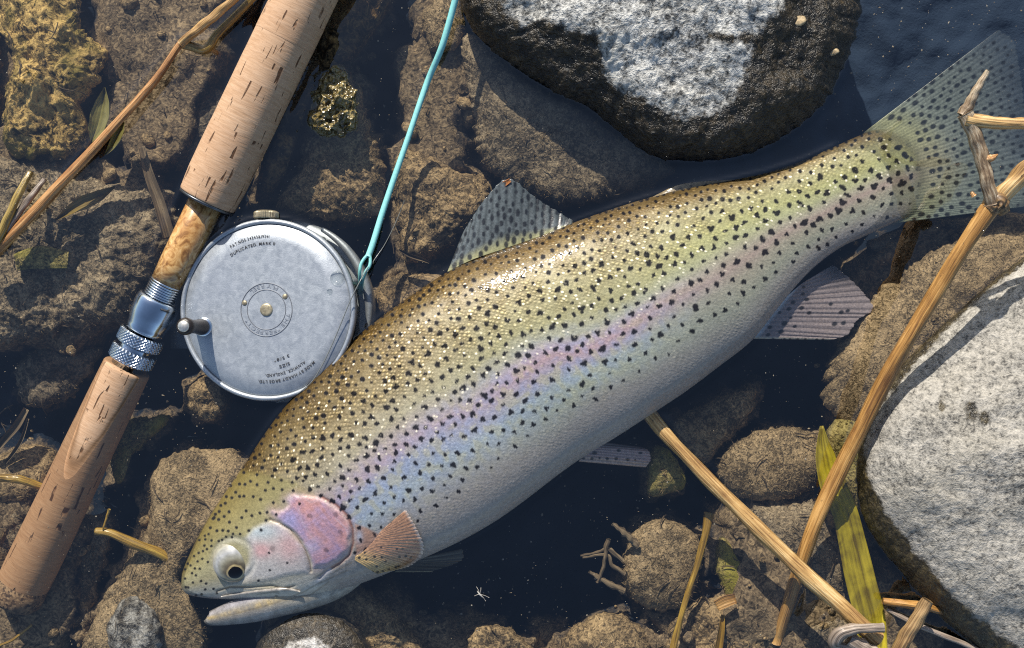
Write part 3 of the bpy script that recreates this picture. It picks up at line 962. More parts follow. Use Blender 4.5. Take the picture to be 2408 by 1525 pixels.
# mottled sparkle of blue and yellow on the front flank
mot = rng.random((NS // 5 + 1, NTH // 4 + 1))
mot = np.repeat(np.repeat(mot, 5, 0), 4, 1)[:NS, :NTH]
mot = box(mot, 2)
flank = np.exp(-((vv - .6) / .14) ** 2) * sm(.14, .2, uu) * (1 - sm(.5, .7, uu))
yel = sm(.60, .72, mot) * flank
colr = colr * (1 - .36 * yel[..., None]) + np.array([.42, .38, .18]) * .36 * yel[..., None]
blu = sm(.60, .72, 1 - mot) * flank
colr = colr * (1 - .28 * blu[..., None]) + np.array([.20, .27, .46]) * .28 * blu[..., None]
# head
hline = [C6(*p) for p in [(1130, -40), (1200, 60), (1240, 130), (1330, 190)]]
head_poly = [C6(*p) for p in [(-200, 1300), (-200, 700), (300, -200), (560, -110), (800, -60), (1100, 20), (1250, 110), (1450, 220), (1590, 340), (1660, 500), (1650, 650), (1560, 760), (1400, 900), (1300, 1100)]]
dh = sdist(FX, FY, head_poly)
wh = sm(-9, 10, dh)[..., None]
headc = ramp_np(vv, [(0, (.13, .095, .025)), (.12, (.19, .15, .05)), (.3, (.27, .235, .11)), (.45, (.29, .265, .15)), (.6, (.28, .25, .15)), (.8, (.32, .31, .26)), (1, (.38, .36, .34))])
n_h = box(rng.random((NS, NTH)), 8)
n_h = (n_h - n_h.min()) / (n_h.max() - n_h.min())
headc = headc * (.8 + .4 * n_h[..., None])
colr = colr * (1 - wh) + headc * wh
wck = sm(-6, 12, dck)[..., None]
ckc = np.array([.42, .40, .38]) * np.ones((NS, NTH, 1))
pk = np.exp(-(((FX - C6(800, 650)[0]) / 26) ** 2 + ((FY - C6(800, 650)[1]) / 18) ** 2)) + .8 * np.exp(-(((FX - C6(1060, 610)[0]) / 34) ** 2 + ((FY - C6(1060, 610)[1]) / 36) ** 2))
pk = np.clip(pk * (.6 + .9 * n_h), 0, 1)[..., None]
ckc = ckc * (1 - .7 * pk) + np.array([.52, .27, .27]) * .7 * pk
bl = np.exp(-(((FX - C6(800, 480)[0]) / 42) ** 2 + ((FY - C6(800, 480)[1]) / 16) ** 2))[..., None]
ckc = ckc * (1 - .6 * bl) + np.array([.33, .42, .46]) * .6 * bl
lo = sm(C6(0, 860)[1], C6(0, 960)[1], FY)[..., None]
ckc = ckc * (1 - .5 * lo) + np.array([.40, .35, .22]) * .5 * lo
colr = colr * (1 - wck) + ckc * wck
wop = .92 * sm(-9, 12, dop)[..., None]
n_o = box(rng.random((NS, NTH)), 6)
n_o = ((n_o - n_o.mean()) / n_o.std())[..., None]
opc = np.array([.43, .255, .325]) + .055 * np.clip(n_o, -2, 2) * np.array([.9, .1, -.6])
lv = np.exp(-(((FX - C6(1040, 400)[0]) / 30) ** 2 + ((FY - C6(1040, 400)[1]) / 26) ** 2))[..., None]
opc = opc * (1 - .8 * lv) + np.array([.28, .28, .50]) * .8 * lv
lv = np.exp(-(((FX - C6(1250, 610)[0]) / 26) ** 2 + ((FY - C6(1250, 610)[1]) / 20) ** 2))[..., None]
opc = opc * (1 - .6 * lv) + np.array([.36, .36, .55]) * .6 * lv
ed = np.exp(-(dop / 9) ** 2)[..., None]
opc = opc * (1 - .4 * ed) + np.array([.5, .42, .45]) * .4 * ed
wop = np.clip(wop + .30 * np.exp(-(np.minimum(dop, 0) / 16) ** 2)[..., None] * (1 - wop), 0, 1)
fib = box(rng.random((NS, NTH)), 2)
opc = opc * (1 + .5 * (fib - .5))[..., None]
colr = colr * (1 - wop) + np.clip(opc, .05, .9) * wop


def lineblend(d, w, col, k):
    global colr
    a = (np.exp(-(d / w) ** 2) * k)[..., None]
    colr = colr * (1 - a) + np.array(col) * a


lineblend(ldist(FX, FY, [(x + 2.5, y + 1) for x, y in preop]), 2.8, (.48, .44, .34), .8)
gx, gy = C6(960, 380)
gang = np.arctan2(FY - gy, FX - gx)
rays_ = (.5 + .5 * np.sin(gang * 46 + 5 * n_h)) * sm(0, 12, dop)
colr = colr * (1 - .10 * (rays_ * (.4 + .9 * fib))[..., None])
for pts_, k_ in (([(1180, 160), (1250, 210), (1320, 190)], .3), ([(1120, 590), (1210, 600), (1290, 640)], .35), ([(1480, 360), (1570, 440), (1600, 540)], .3), ([(1130, 240), (1180, 400), (1290, 560)], .22)):
    lineblend(ldist(FX, FY, [C6(*p) for p in pts_]), 2.0, (.52, .46, .50), k_)
lineblend(dpre, 1.6, (.12, .07, .05), .8)
lineblend(dge, 3.4, (.20, .065, .04), .8)
lineblend(djl, 2.2, (.10, .075, .05), .7)
for a, b_, c, d in [(1000, 1000, 1500, 790), (1050, 1050, 1580, 830), (1250, 930, 1620, 760)]:
    lineblend(ldist(FX, FY, [C6(a, b_), C6((a + c) / 2, (b_ + d) / 2 + 15), C6(c, d)]), 2.2, (.14, .12, .085), .6)
lineblend(ldist(FX, FY, [C6(900, 1180), C6(1200, 1000), C6(1350, 900), C6(1420, 830)]), 6, (.45, .46, .5), .6)
thr = sdist(FX, FY, [C6(*p) for p in [(560, 1010), (760, 960), (1000, 930), (1240, 870), (1330, 960), (1500, 960), (1300, 1150), (900, 1300), (500, 1300), (380, 1040)]])
wth = sm(-8, 14, thr)[..., None] * .85
tcol = np.array([.47, .44, .37]) * (.85 + .3 * n_h[..., None])
ylw = np.exp(-(((FX - C6(880, 985)[0]) / 40) ** 2 + ((FY - C6(880, 985)[1]) / 10) ** 2))[..., None]
tcol = tcol * (1 - .5 * ylw) + np.array([.46, .38, .18]) * .5 * ylw
colr = colr * (1 - wth) + tcol * wth
fl = sdist(FX, FY, [C6(*p) for p in [(1645, 400), (1760, 440), (1870, 500), (1790, 610), (1660, 700), (1650, 560)]])
wfl = sm(-3, 5, fl)[..., None]
colr = colr * (1 - wfl) + np.array([.36, .215, .16]) * wfl
lineblend(np.hypot((FX - C6(1690, 520)[0]) / 1.0, (FY - C6(1690, 520)[1]) / 1.8), 9, (.36, .40, .48), .8)
lineblend(djl, 2.0, (.10, .075, .05), .6)
for pts_ in ([(640, 1000), (820, 1005), (960, 1040)], [(760, 1050), (900, 1030), (1010, 1000)], [(1010, 1090), (1180, 1030), (1350, 930)], [(1040, 1130), (1240, 1060), (1420, 930)]):
    lineblend(ldist(FX, FY, [C6(*p) for p in pts_]), 1.8, (.17, .14, .10), .55)
# eye socket tone
ew = np.exp(-((deye - 46) / 9) ** 2)[..., None] * .5
colr = colr * (1 - ew) + np.array([.34, .34, .30]) * ew

# spots -------------------------------------------------------------
spot = np.zeros((NS, NTH))
HS = [(600, 45), (650, 48), (760, 52), (860, 30), (910, 85), (835, 103), (990, 97), (1090, 105), (1237, 105), (725, 160), (793, 185), (640, 155), (600, 157), (908, 215), (1003, 205), (565, 120), (530, 170),
      (470, 220), (505, 298), (415, 295), (460, 340), (660, 290), (712, 333), (620, 350), (785, 310), (852, 303), (840, 375), (508, 392), (572, 442), (410, 368), (335, 443), (320, 500), (395, 470), (447, 467),
      (497, 473), (540, 500), (530, 530), (477, 527), (440, 555), (410, 565), (345, 558), (285, 515), (290, 548), (235, 555), (280, 605), (305, 637), (228, 672), (268, 655), (345, 608), (262, 725), (220, 748),
      (187, 700), (155, 785), (312, 755), (240, 815), (195, 812), (170, 855), (205, 875), (252, 927), (178, 940), (105, 905), (135, 985), (112, 983), (297, 950), (290, 1003), (365, 998), (257, 1047), (205, 1058),
      (395, 1038), (130, 770), (105, 820), (685, 470), (605, 500), (798, 462), (870, 670), (877, 828), (775, 922), (1037, 762), (935, 320), (1150, 222), (1430, 205), (1335, 155), (560, -20), (640, -60), (760, -40),
      (900, -30), (520, 60), (700, 20), (980, 10), (1080, 30), (1180, 15), (360, 360), (370, 350), (430, 240), (480, 160), (380, 320)]
ROWS = np.arange(NS)


def put_spot(cx, cy, r, k=1.0, star=0, ang=0.0):
    d2 = np.abs(FX[:, NT_ // 2] - cx) + np.abs(FY[:, NT_ // 2] - cy)
    lobes = [(0, 0, r * random.uniform(.75, 1.0))]
    for _ in range(star):
        a = ang + random.choice([0, 1.57, 3.14, 4.71]) + random.uniform(-.5, .5)
        q = random.uniform(.5, 1.05) * r
        lobes.append((math.cos(a) * q, math.sin(a) * q, r * random.uniform(.4, .65)))
    return lobes


def stamp(cx, cy, lobes, k):
    # only look at stations near the spot
    m = (FX > cx - 16) & (FX < cx + 16) & (FY > cy - 16) & (FY < cy + 16) & topside
    ii, jj = np.nonzero(m)
    if not len(ii):
        return
    x, y = FX[ii, jj] - cx, FY[ii, jj] - cy
    # foreshortening towards the silhouettes is left to the skin itself
    v = np.zeros(len(ii))
    for lx, ly, lr in lobes:
        v = np.maximum(v, 1 - sm(lr * .8, lr * 1.15, np.hypot(x - lx, y - ly)))
    spot[ii, jj] = np.maximum(spot[ii, jj], v * k)


# Poisson spots in picture-plane density, foreshortened near the back
mm = topside & (uu > .02)
cand_i = rng.integers(0, NS, 40000)
cand_j = rng.integers(2, NT_ - 1, 40000)
kept = np.zeros((0, 3))
done = []
for i, j in zip(cand_i, cand_j):
    x, y, v, u = FX[i, j], FY[i, j], vv[i, j], uu[i, j]
    if dh[i, j] > -2 or x > 2165:
        continue
    lim = .80 - .06 * u if u < .72 else .80
    if u > .8:
        lim = .9
    if v > lim + random.uniform(-.06, .03):
        continue
    if v > lim - .14 and random.random() < .45:
        continue
    if v < .08:
        sp, r = 14, 4.0
    elif v < .22:
        sp, r = 18, 5.0
    else:
        sp, r = 20.5 + 3 * u, 7.4 + 1.2 * u
        if .58 < v:
            sp *= 1.15
        if v > .3 and u < .3:
            sp *= .93
        if u > .75:
            sp, r = 21.5, 8.8
    if len(kept) and (np.hypot(kept[:, 0] - x, kept[:, 1] - y) < np.maximum(kept[:, 2], sp) * .98).any():
        continue
    kept = np.concatenate([kept, [[x, y, sp]]])
    r *= random.choice([.75, .88, 1.0, 1.1, 1.25]) * random.uniform(.9, 1.1) * (1 - .25 * sm(.6, .8, v))
    if v < .22:
        lob = [(0, 0, r), (random.uniform(-1, 1) * r * .6, random.uniform(-1, 1) * r * .3, r * .7)]
        k = .96
    else:
        lob = put_spot(x, y, r * .74, 1, 3, random.uniform(-.9, -.3))
        k = .96
    stamp(x, y, lob, k)
    if len(kept) > 1900:
        break
for (x, y) in HS:
    cx, cy = C6(x, y)
    stamp(cx, cy, [(0, 0, 4.0 if y < 480 else 3.3)], .95)
for (x, y) in [(1240, 330), (1475, 320), (1515, 480), (1390, 640), (900, 630)]:
    cx, cy = C6(x, y)
    stamp(cx, cy, [(0, 0, 6), (3, 2, 4)], .45)
for (x, y) in [(935, 1072)]:
    cx, cy = C6(x, y)
    stamp(cx, cy, [(0, 0, 4.5)], .7)
ink = np.array([.009, .010, .016])
colr = colr * (1 - spot[..., None]) + ink * spot[..., None]
scal = sm(-14, 4, -dh) * (1 - sm(2150, 2210, FX))
gold = scal * (1 - sm(.20, .5, vv)) * (1 - .45 * sm(.55, .85, uu)) + scal * .12
gold = gold * np.where(topside, 1, 0)


def fish_mat():
    t = NT("trout_skin")
    uvn = t.uv()
    p = t.pos()
    wob = t.n('VectorMath', {0: uvn, 1: t.n('VectorMath', {0: t.n('TexNoise', {'Vector': uvn, 'Scale': 160.0, 'Detail': 1}).outputs['Color'], 1: (.5, .5, .5)}, operation='SUBTRACT').outputs[0]}, operation='MULTIPLY_ADD')
    wob.inputs[2].default_value = (0, 0, 0)
    dis = t.n('VectorMath', {0: t.n('TexNoise', {'Vector': uvn, 'Scale': 160.0, 'Detail': 1}).outputs['Color'], 1: (.0009, .0009, 0)}, operation='MULTIPLY').outputs[0]
    q = t.n('VectorMath', {0: uvn, 1: dis}, operation='ADD').outputs[0]
    rot = t.map(q, (1 / .00195, 1 / .0017, 1))
    rot = t.map(rot, (1, 1, 1), rot=(0, 0, R(45)))
    sc = t.vor(rot, 1.0, .58)
    cell = t.vor(rot, 1.0, .58, out='Color')
    rnd = t.n('SeparateColor', {0: cell}).outputs[0]
    base = t.attr('tone', 'Color')
    patchy = t.ramp(t.noise(p, 75, 3, .65), (.34, .15), (.62, 1.))
    g = t.math('MULTIPLY', t.attr('gold'), patchy)
    dome = t.ramp(sc, (.10, 1.), (.56, 0.))
    beads = t.math('MULTIPLY', dome, g)
    bright = t.mix(t.ramp(rnd, (.25, 0.), (.9, 1.)), (1.0, .97, .88), (2.5, 2.3, 1.8))  # glints of the back scales put into the skin colour as brighter centres
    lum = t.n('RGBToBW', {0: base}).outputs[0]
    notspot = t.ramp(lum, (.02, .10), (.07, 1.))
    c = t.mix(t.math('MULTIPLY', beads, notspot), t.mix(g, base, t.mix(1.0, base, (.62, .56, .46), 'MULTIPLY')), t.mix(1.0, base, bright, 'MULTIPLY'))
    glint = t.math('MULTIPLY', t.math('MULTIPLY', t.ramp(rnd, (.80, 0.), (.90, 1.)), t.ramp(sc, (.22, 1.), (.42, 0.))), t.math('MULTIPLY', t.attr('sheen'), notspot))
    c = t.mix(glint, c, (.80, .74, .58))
    fn = t.noise(p, 1500, 2, .6)
    fn2 = t.noise(p, 620, 3, .7)
    fine = t.ramp(t.math('MULTIPLY_ADD', fn2, .6, t.math('MULTIPLY', fn, .4)), (.32, .72), (.5, 1.), (.70, 1.36))
    c = t.mix(1.0, c, fine, 'MULTIPLY')
    weak = t.math('MULTIPLY', t.attr('scal'), t.math('MULTIPLY', patchy, .10))
    h = t.math('MULTIPLY_ADD', t.ramp(sc, (.0, 1.), (.62, 0.)), t.math('MULTIPLY_ADD', g, .75, weak), t.math('MULTIPLY', fn2, .35))
    nb = t.bump(h, .0006, .9)
    t.P(Base_Color=c, Metallic=t.math('MULTIPLY', notspot, .12), Roughness=t.ramp(fn, (.3, .40), (.7, .6)), Normal=nb)
    t.b.inputs['Coat Weight'].default_value = .30
    t.b.inputs['Coat Roughness'].default_value = .06
    t.set(t.b.inputs['Coat Normal'], t.bump(h, .0005, .15))
    t.set(t.b.inputs['Specular IOR Level'], t.math('MULTIPLY', notspot, .26))
    t.b.inputs['Subsurface Weight'].default_value = 0.0
    return t.m


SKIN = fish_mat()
fish = empty("rainbow_trout", P(1330, 900, -3.5 * CM), "spotted rainbow trout lying on its side beside the fly reel", "fish")
# lower jaw, joined into the same body mesh
JW = np.array([(486, 1452, 9, -.25), (495, 1455, 20, -.22), (540, 1444, 31, -.15), (600, 1428, 41, -.05), (660, 1410, 46, .0), (720, 1396, 46, .0), (790, 1370, 44, -.05), (850, 1340, 30, -.1)], float)
jc = cr(JW, 160)
ja = np.linspace(0, 2 * np.pi, 60, endpoint=False)
jdir = np.gradient(jc[:, :2], axis=0)
jdir /= np.linalg.norm(jdir, axis=1)[:, None]
jn = np.stack([-jdir[:, 1], jdir[:, 0]], -1)
jx = jc[:, 0, None] + jn[:, 0, None] * np.cos(ja) * jc[:, 2, None] * .86
jy = jc[:, 1, None] + jn[:, 1, None] * np.cos(ja) * jc[:, 2, None] * .86
jz = jc[:, 3, None] * CM + np.sin(ja) * jc[:, 2, None] * PXM * .85
JV = Pn(jx.ravel(), jy.ravel(), jz.ravel())
jcol = np.ones((160, 60, 3)) * np.array([.255, .24, .22])
side = np.cos(ja)[None] * np.ones((160, 1))
nj = box(rng.random((160, 60)), 3)
nj = (nj - nj.mean()) / nj.std()
k = (np.exp(-((side + .05) / .25) ** 2) * (.6 + .3 * nj))[..., None].clip(0, 1)
jcol = jcol * (1 - k) + np.array([.36, .27, .12]) * k
k = (sm(.2, .7, side * -1) * .75)[..., None]
jcol = jcol * (1 - k) + np.array([.22, .215, .255]) * k
k = (sm(.35, .8, side) * .7)[..., None]
jcol = jcol * (1 - k) + np.array([.30, .29, .285]) * k
k = (sm(600, 720, jc[:, 0]))[:, None, None] * np.ones((1, 60, 1)) * .7
jcol = jcol * (1 - k) + np.array([.36, .335, .27]) * k
jcol = jcol * (1 + .12 * nj[..., None]).clip(.6, 1.4)
k = (np.exp(-((side - .12) / .05) ** 2) * sm(520, 560, jc[:, 0])[:, None] * .5)[..., None]
jcol = jcol * (1 - k) + np.array([.13, .10, .06]) * k
k = (1 - sm(480, 600, jc[:, 0]))[:, None, None] * np.ones((1, 60, 1)) * .4
jcol = jcol * (1 - k) + np.array([.2, .17, .13]) * k
nb0 = NS * NTH
AV = np.concatenate([FV.reshape(-1, 3), JV])
AF = np.concatenate([grid_faces(NS, NTH, cv=True)[:, ::-1], grid_faces(160, 60, cv=True)[:, ::-1] + nb0])
uvb = np.concatenate([np.stack([UM, VM], -1).reshape(-1, 2), np.stack([jc[:, 0, None] * PXM + 0 * jx, ja[None] * .006 + 0 * jx], -1).reshape(-1, 2)])
colA = np.concatenate([np.clip(colr, 0, 1).reshape(-1, 3), jcol.clip(0, 1).reshape(-1, 3)])
goldA = np.concatenate([gold.ravel(), np.zeros(len(JV))])
scalA = np.concatenate([(scal * np.where(topside, 1, 0)).ravel(), np.zeros(len(JV))])
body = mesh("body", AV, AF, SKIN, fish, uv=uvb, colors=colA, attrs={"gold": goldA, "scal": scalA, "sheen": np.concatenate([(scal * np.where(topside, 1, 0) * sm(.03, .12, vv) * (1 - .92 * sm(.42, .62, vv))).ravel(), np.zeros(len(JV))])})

# height of the skin under a picture point
tv = FV[:, :NT_:2][::2].reshape(-1, 3)
tx, ty = cp(tv)


def skin_z(px, py):
    px, py = np.atleast_1d(np.asarray(px, float)), np.atleast_1d(np.asarray(py, float))
    out = np.empty(len(px))
    for i in range(len(px)):
        d = (tx - px[i]) ** 2 + (ty - py[i]) ** 2
        k = np.argmin(d)
        out[i] = tv[k, 2] if d[k] < 144 else -1e3
    return out


# eye
def eye_part(name, R0, R1, mat, parent, gaze, rad, c, squash=.8, seg=40, rings=14, lift=1.0, colf=None):
    g = Vector(gaze).normalized()
    a = np.linspace(R0, R1, rings)
    b_ = np.linspace(0, 2 * np.pi, seg, endpoint=False)
    q = Vector((0, 0, 1)).rotation_difference(g).to_matrix()
    M = np.array(q)
    L = np.stack([np.sin(a)[:, None] * np.cos(b_), np.sin(a)[:, None] * np.sin(b_), np.cos(a)[:, None] * np.ones(seg)], -1).reshape(-1, 3) * rad * lift
    W = L @ M.T
    W[:, 2] *= squash
    return mesh(name, W + np.array(c), grid_faces(rings, seg, cv=True), mat, parent, colors=None)


ex, ey = eye_c[0] + 1, eye_c[1] + 4
ez = skin_z(ex, ey)[0] - .40 * CM
ec = P(ex, ey, ez)
gz = Vector((.20, -.44, .86)).normalized()
eye = eye_part("eye", 0.0, 2.4, None, fish, gz, 50 * PXM, ec, .62, rings=60, seg=64)
ev = np.empty(len(eye.data.vertices) * 3)
eye.data.vertices.foreach_get("co", ev)
ev = ev.reshape(-1, 3) - (np.array(ec) - np.array(parent_world(fish)))
ev[:, 2] /= .62
ev /= np.linalg.norm(ev, axis=1)[:, None]
ang = np.arccos(np.clip(ev @ np.array(gz), -1, 1))
ang = ang + .05 * np.array([mnoise.noise(Vector(v) * 4) for v in ev.tolist()])
ecol = ramp_np(ang, [(0, (.01, .01, .01)), (.31, (.015, .013, .01)), (.335, (.42, .34, .17)), (.40, (.36, .28, .13)), (.44, (.085, .068, .042)), (.52, (.12, .10, .062)), (.66, (.19, .175, .12)), (.82, (.27, .265, .22)), (1.02, (.37, .375, .38)), (1.5, (.33, .31, .24))])
ecol *= (.85 + .3 * np.array([mnoise.fractal(Vector(v) * 6, 1., 2., 3) for v in ev.tolist()]))[:, None].clip(.6, 1.3)
ca = eye.data.color_attributes.new("tone", 'FLOAT_COLOR', 'POINT')
ca.data.foreach_set("color", np.concatenate([ecol.clip(0, 1), np.ones((len(ecol), 1))], 1).astype(np.float32).ravel())
em_ = NT("eye_surface")
em_.P(Base_Color=em_.attr('tone', 'Color'), Roughness=.35)
em_.b.inputs['Coat Weight'].default_value = 1.0
em_.b.inputs['Coat Roughness'].default_value = .05
eye.data.materials.append(em_.m)


def gloss(name, c, r=.12, metal=0, ns=None):
    m = simple(name, c, r, metal, ns, .5)
    m.node_tree.nodes["Principled BSDF"].inputs['Coat Weight'].default_value = 1.0
    return m


eye_part("pupil", 0.001, .325, simple("pupil_black", (.003, .003, .004), .12), eye, gz, 50 * PXM, ec, .62, lift=1.012)

# upper lip bone
mx_pts = [(520, 1404), (570, 1396), (625, 1389), (672, 1386), (706, 1392)]
zz_ = skin_z([p[0] for p in mx_pts], [p[1] - 8 for p in mx_pts])
V, F, uv = tube(path([(x, y, z / CM - .07) for (x, y), z in zip(mx_pts, np.maximum(zz_, -.008))], 40), np.array([1.5, 3, 4, 4.5, 2]) * PXM, 12)
mesh("maxilla", V, F, gloss("lip_pale", (.34, .31, .27), .25, .1, 300), fish)


def fin(name, base, tip, zb_, zt_, parent, colf, nu=140, nt=90, rays=22, ridge=.25, thick=.55, bend=0.0, zfun=None, mat=None, ragged=3, spots=None, alpha=None):
    B = cr(base, nu)
    T = cr(tip, nu)
    t = np.linspace(0, 1, nt)
    u = np.linspace(0, 1, nu)
    T = T + (T - B) / (np.linalg.norm(T - B, axis=1)[:, None] + 1e-9) * (ragged * (np.abs(np.sin(u * rays * np.pi)) - .5) + rng.normal(0, ragged * .3, nu))[:, None]
    PX = B[:, None, :] * (1 - t)[None, :, None] + T[:, None, :] * t[None, :, None]
    if bend:
        n = T - B
        n = np.stack([-n[:, 1], n[:, 0]], -1)
        PX = PX + n[:, None] * (bend * np.sin(np.pi * t))[None, :, None] * .5
    X, Y = PX[..., 0], PX[..., 1]
    if zfun is not None:
        Z = zfun(X, Y, u[:, None] + 0 * X, t[None] + 0 * X)
    else:
        zb_a = np.interp(u, np.linspace(0, 1, len(zb_)), zb_)
        zt_a = np.interp(u, np.linspace(0, 1, len(zt_)), zt_)
        Z = (zb_a[:, None] * (1 - t) + zt_a[:, None] * t) * CM
    rid = np.abs(np.sin(u * rays * np.pi))[:, None] * np.ones((1, nt))
    Z = Z + ridge * .1 * CM * rid
    th_ = thick * .1 * CM * (1 - .6 * t)[None] * np.ones((nu, 1))
    V1 = Pn(X, Y, Z).reshape(-1, 3)
    V2 = Pn(X, Y, Z - th_).reshape(-1, 3)
    n1 = nu * nt
    Fa = grid_faces(nu, nt)
    F = np.concatenate([Fa, Fa[:, ::-1] + n1])
    rim = [i * nt for i in range(nu)] + [(nu - 1) * nt + j for j in range(1, nt)] + [i * nt + nt - 1 for i in range(nu - 2, -1, -1)] + [j for j in range(nt - 2, 0, -1)]
    F = np.concatenate([F, np.array([(rim[k_], rim[k_] + n1, rim[(k_ + 1) % len(rim)] + n1, rim[(k_ + 1) % len(rim)]) for k_ in range(len(rim))])])
    c = colf(X, Y, u[:, None] + 0 * X, t[None] + 0 * X, rid)
    if spots:
        m = np.zeros(X.shape)
        for (sx, sy, r, el, ang) in spots:
            dx, dy = X - sx, Y - sy
            a_ = dx * math.cos(ang) + dy * math.sin(ang)
            b_ = -dx * math.sin(ang) + dy * math.cos(ang)
            m = np.maximum(m, 1 - sm(.75, 1.25, np.hypot(a_ / (r * el), b_ / r)))
        c = c * (1 - .93 * m[..., None]) + np.array([.012, .013, .016]) * .93 * m[..., None]
    al_ = np.ones(X.shape) if alpha is None else alpha(X, Y, u[:, None] + 0 * X, t[None] + 0 * X)
    if spots:
        al_ = np.maximum(al_, m * .9 * (al_ > .05))
    cc = np.concatenate([c, al_[..., None]], -1).reshape(-1, 4)
    return mesh(name, np.concatenate([V1, V2]), F, mat or FIN, parent, colors=np.concatenate([cc, cc]))


def fin_mat():
    t = NT("fin_membrane")
    a = t.n('Attribute', attribute_name='tone')
    fn = t.noise(t.pos(), 900, 2, .6)
    c = t.mix(1.0, a.outputs['Color'], t.ramp(fn, (.3, .75), (.7, 1.3)), 'MULTIPLY')
    t.P(Base_Color=c, Roughness=.3, Alpha=a.outputs['Alpha'], Normal=t.bump(fn, .0003, .4))
    t.b.inputs['Coat Weight'].default_value = .5
    t.b.inputs['Coat Roughness'].default_value = .1
    return t.m


FIN = fin_mat()


def spots_between(base, tip, n, r, el, tmin=.03, tmax=.97, sep=15, tries=8000, umin=.01, umax=.99):
    B, T = cr(base, 100), cr(tip, 100)
    out = []
    for _ in range(tries):
        u, t = random.uniform(umin, umax), random.uniform(tmin, tmax)
        i = int(u * 99)
        p = B[i] * (1 - t) + T[i] * t
        if all((p[0] - q[0]) ** 2 + (p[1] - q[1]) ** 2 > sep ** 2 for q in out):
            d = T[i] - B[i]
            out.append((p[0], p[1], r * random.uniform(.75, 1.15) * (1 - .25 * t), el * random.uniform(.8, 1.3), math.atan2(d[1], d[0])))
        if len(out) >= n:
            break
    return out


# tail fin
tb = [(2022, 319), (2078, 334), (2120, 362), (2140, 408), (2135, 456), (2112, 500), (2092, 527)]
tt = [(2345, 72), (2382, 98), (2398, 170), (2408, 250), (2425, 330), (2470, 395), (2480, 455), (2400, 488)]


def tail_z(X, Y, u, t):
    zl = (np.interp(u, [0, .3, .5, .7, 1], [-.6, -.5, -.45, -.5, -.65]) * (1 - t) + np.interp(u, [0, .3, .6, 1], [-1.0, -1.2, -1.1, -.8]) * t) * CM
    z = skin_z(X[::3, ::3].ravel(), Y[::3, ::3].ravel()).reshape(X[::3, ::3].shape)
    zs = np.where(z > -.5, z + .0003, -9)
    zs = np.repeat(np.repeat(zs, 3, 0), 3, 1)[:X.shape[0], :X.shape[1]]
    zs = np.pad(zs, ((0, X.shape[0] - zs.shape[0]), (0, X.shape[1] - zs.shape[1])), 'edge')
    return box(np.maximum(zl, zs), 5)


def tail_col(X, Y, u, t, rid):
    c = np.array([.185, .21, .185]) * (.78 + .3 * rid[..., None])
    k = (1 - sm(.16, .42, t + .12 * np.abs(u - .45)))[..., None]
    c = c * (1 - k) + np.array([.27, .275, .155]) * k
    k = (np.exp(-((u - .55) / .2) ** 2) * (1 - sm(.15, .5, t)))[..., None] * .6
    c = c * (1 - k) + np.array([.27, .235, .18]) * k
    k = sm(.35, 1, t)[..., None]
    c = c * (1 - k) + np.array([.10, .12, .135]) * (.8 + .3 * rid[..., None]) * k
    low = sm(.6, 1, u)[..., None]
    return c * (1 - low * .4) + np.array([.21, .25, .20]) * low * .4


fin("tail_fin", tb, tt, None, None, fish, tail_col, 240, 150, 40, .10, .6, zfun=tail_z,
    spots=spots_between(tb, tt, 320, 5.6, 1.25, .17, .95, 17.5), alpha=lambda X, Y, u, t: sm(.01, .16, t) * (1 - .22 * sm(.3, .5, t)) * (1 - .72 * sm(.72, 1, t)), ragged=4)
# dorsal fin
db = [(1052, 640), (1110, 612), (1180, 588), (1260, 560), (1345, 527)]
dt = [(1088, 548), (1140, 470), (1196, 422), (1265, 470), (1350, 522)]
dsp = spots_between(db, dt, 130, 5.2, 1.6, .04, .95, 16)
fin("dorsal_fin", db, dt, [.35, .55, .5, .45, .35], [-.05, .28, .40, .1, .1], fish,
    lambda X, Y, u, t, rid: (np.array([.085, .10, .105]) * (.6 + .6 * rid[..., None])) * (1 - sm(.0, .25, .25 - t)[..., None]) + np.array([.32, .31, .16]) * sm(.0, .25, .25 - t)[..., None],
    rays=17, ridge=.22, thick=.7, spots=dsp, alpha=lambda X, Y, u, t: .82 - .45 * sm(.3, 1., u) * sm(.3, 1, t))
# adipose fin
fin("adipose_fin", [(1530, 466), (1580, 452), (1640, 442), (1730, 424)], [(1545, 458), (1590, 437), (1645, 428), (1740, 422)], [.3, .25, .2, .1], [.1, .2, .25, .05], fish,
    lambda X, Y, u, t, rid: np.ones(X.shape + (3,)) * np.array([.19, .15, .09]), 60, 20, 3, .05, 1.2, ragged=0,
    spots=[(1570, 452, 2.5, 1.2, 0), (1600, 444, 2.5, 1.2, 0), (1625, 438, 2.5, 1.2, 0), (1660, 434, 2.5, 1.2, 0)])
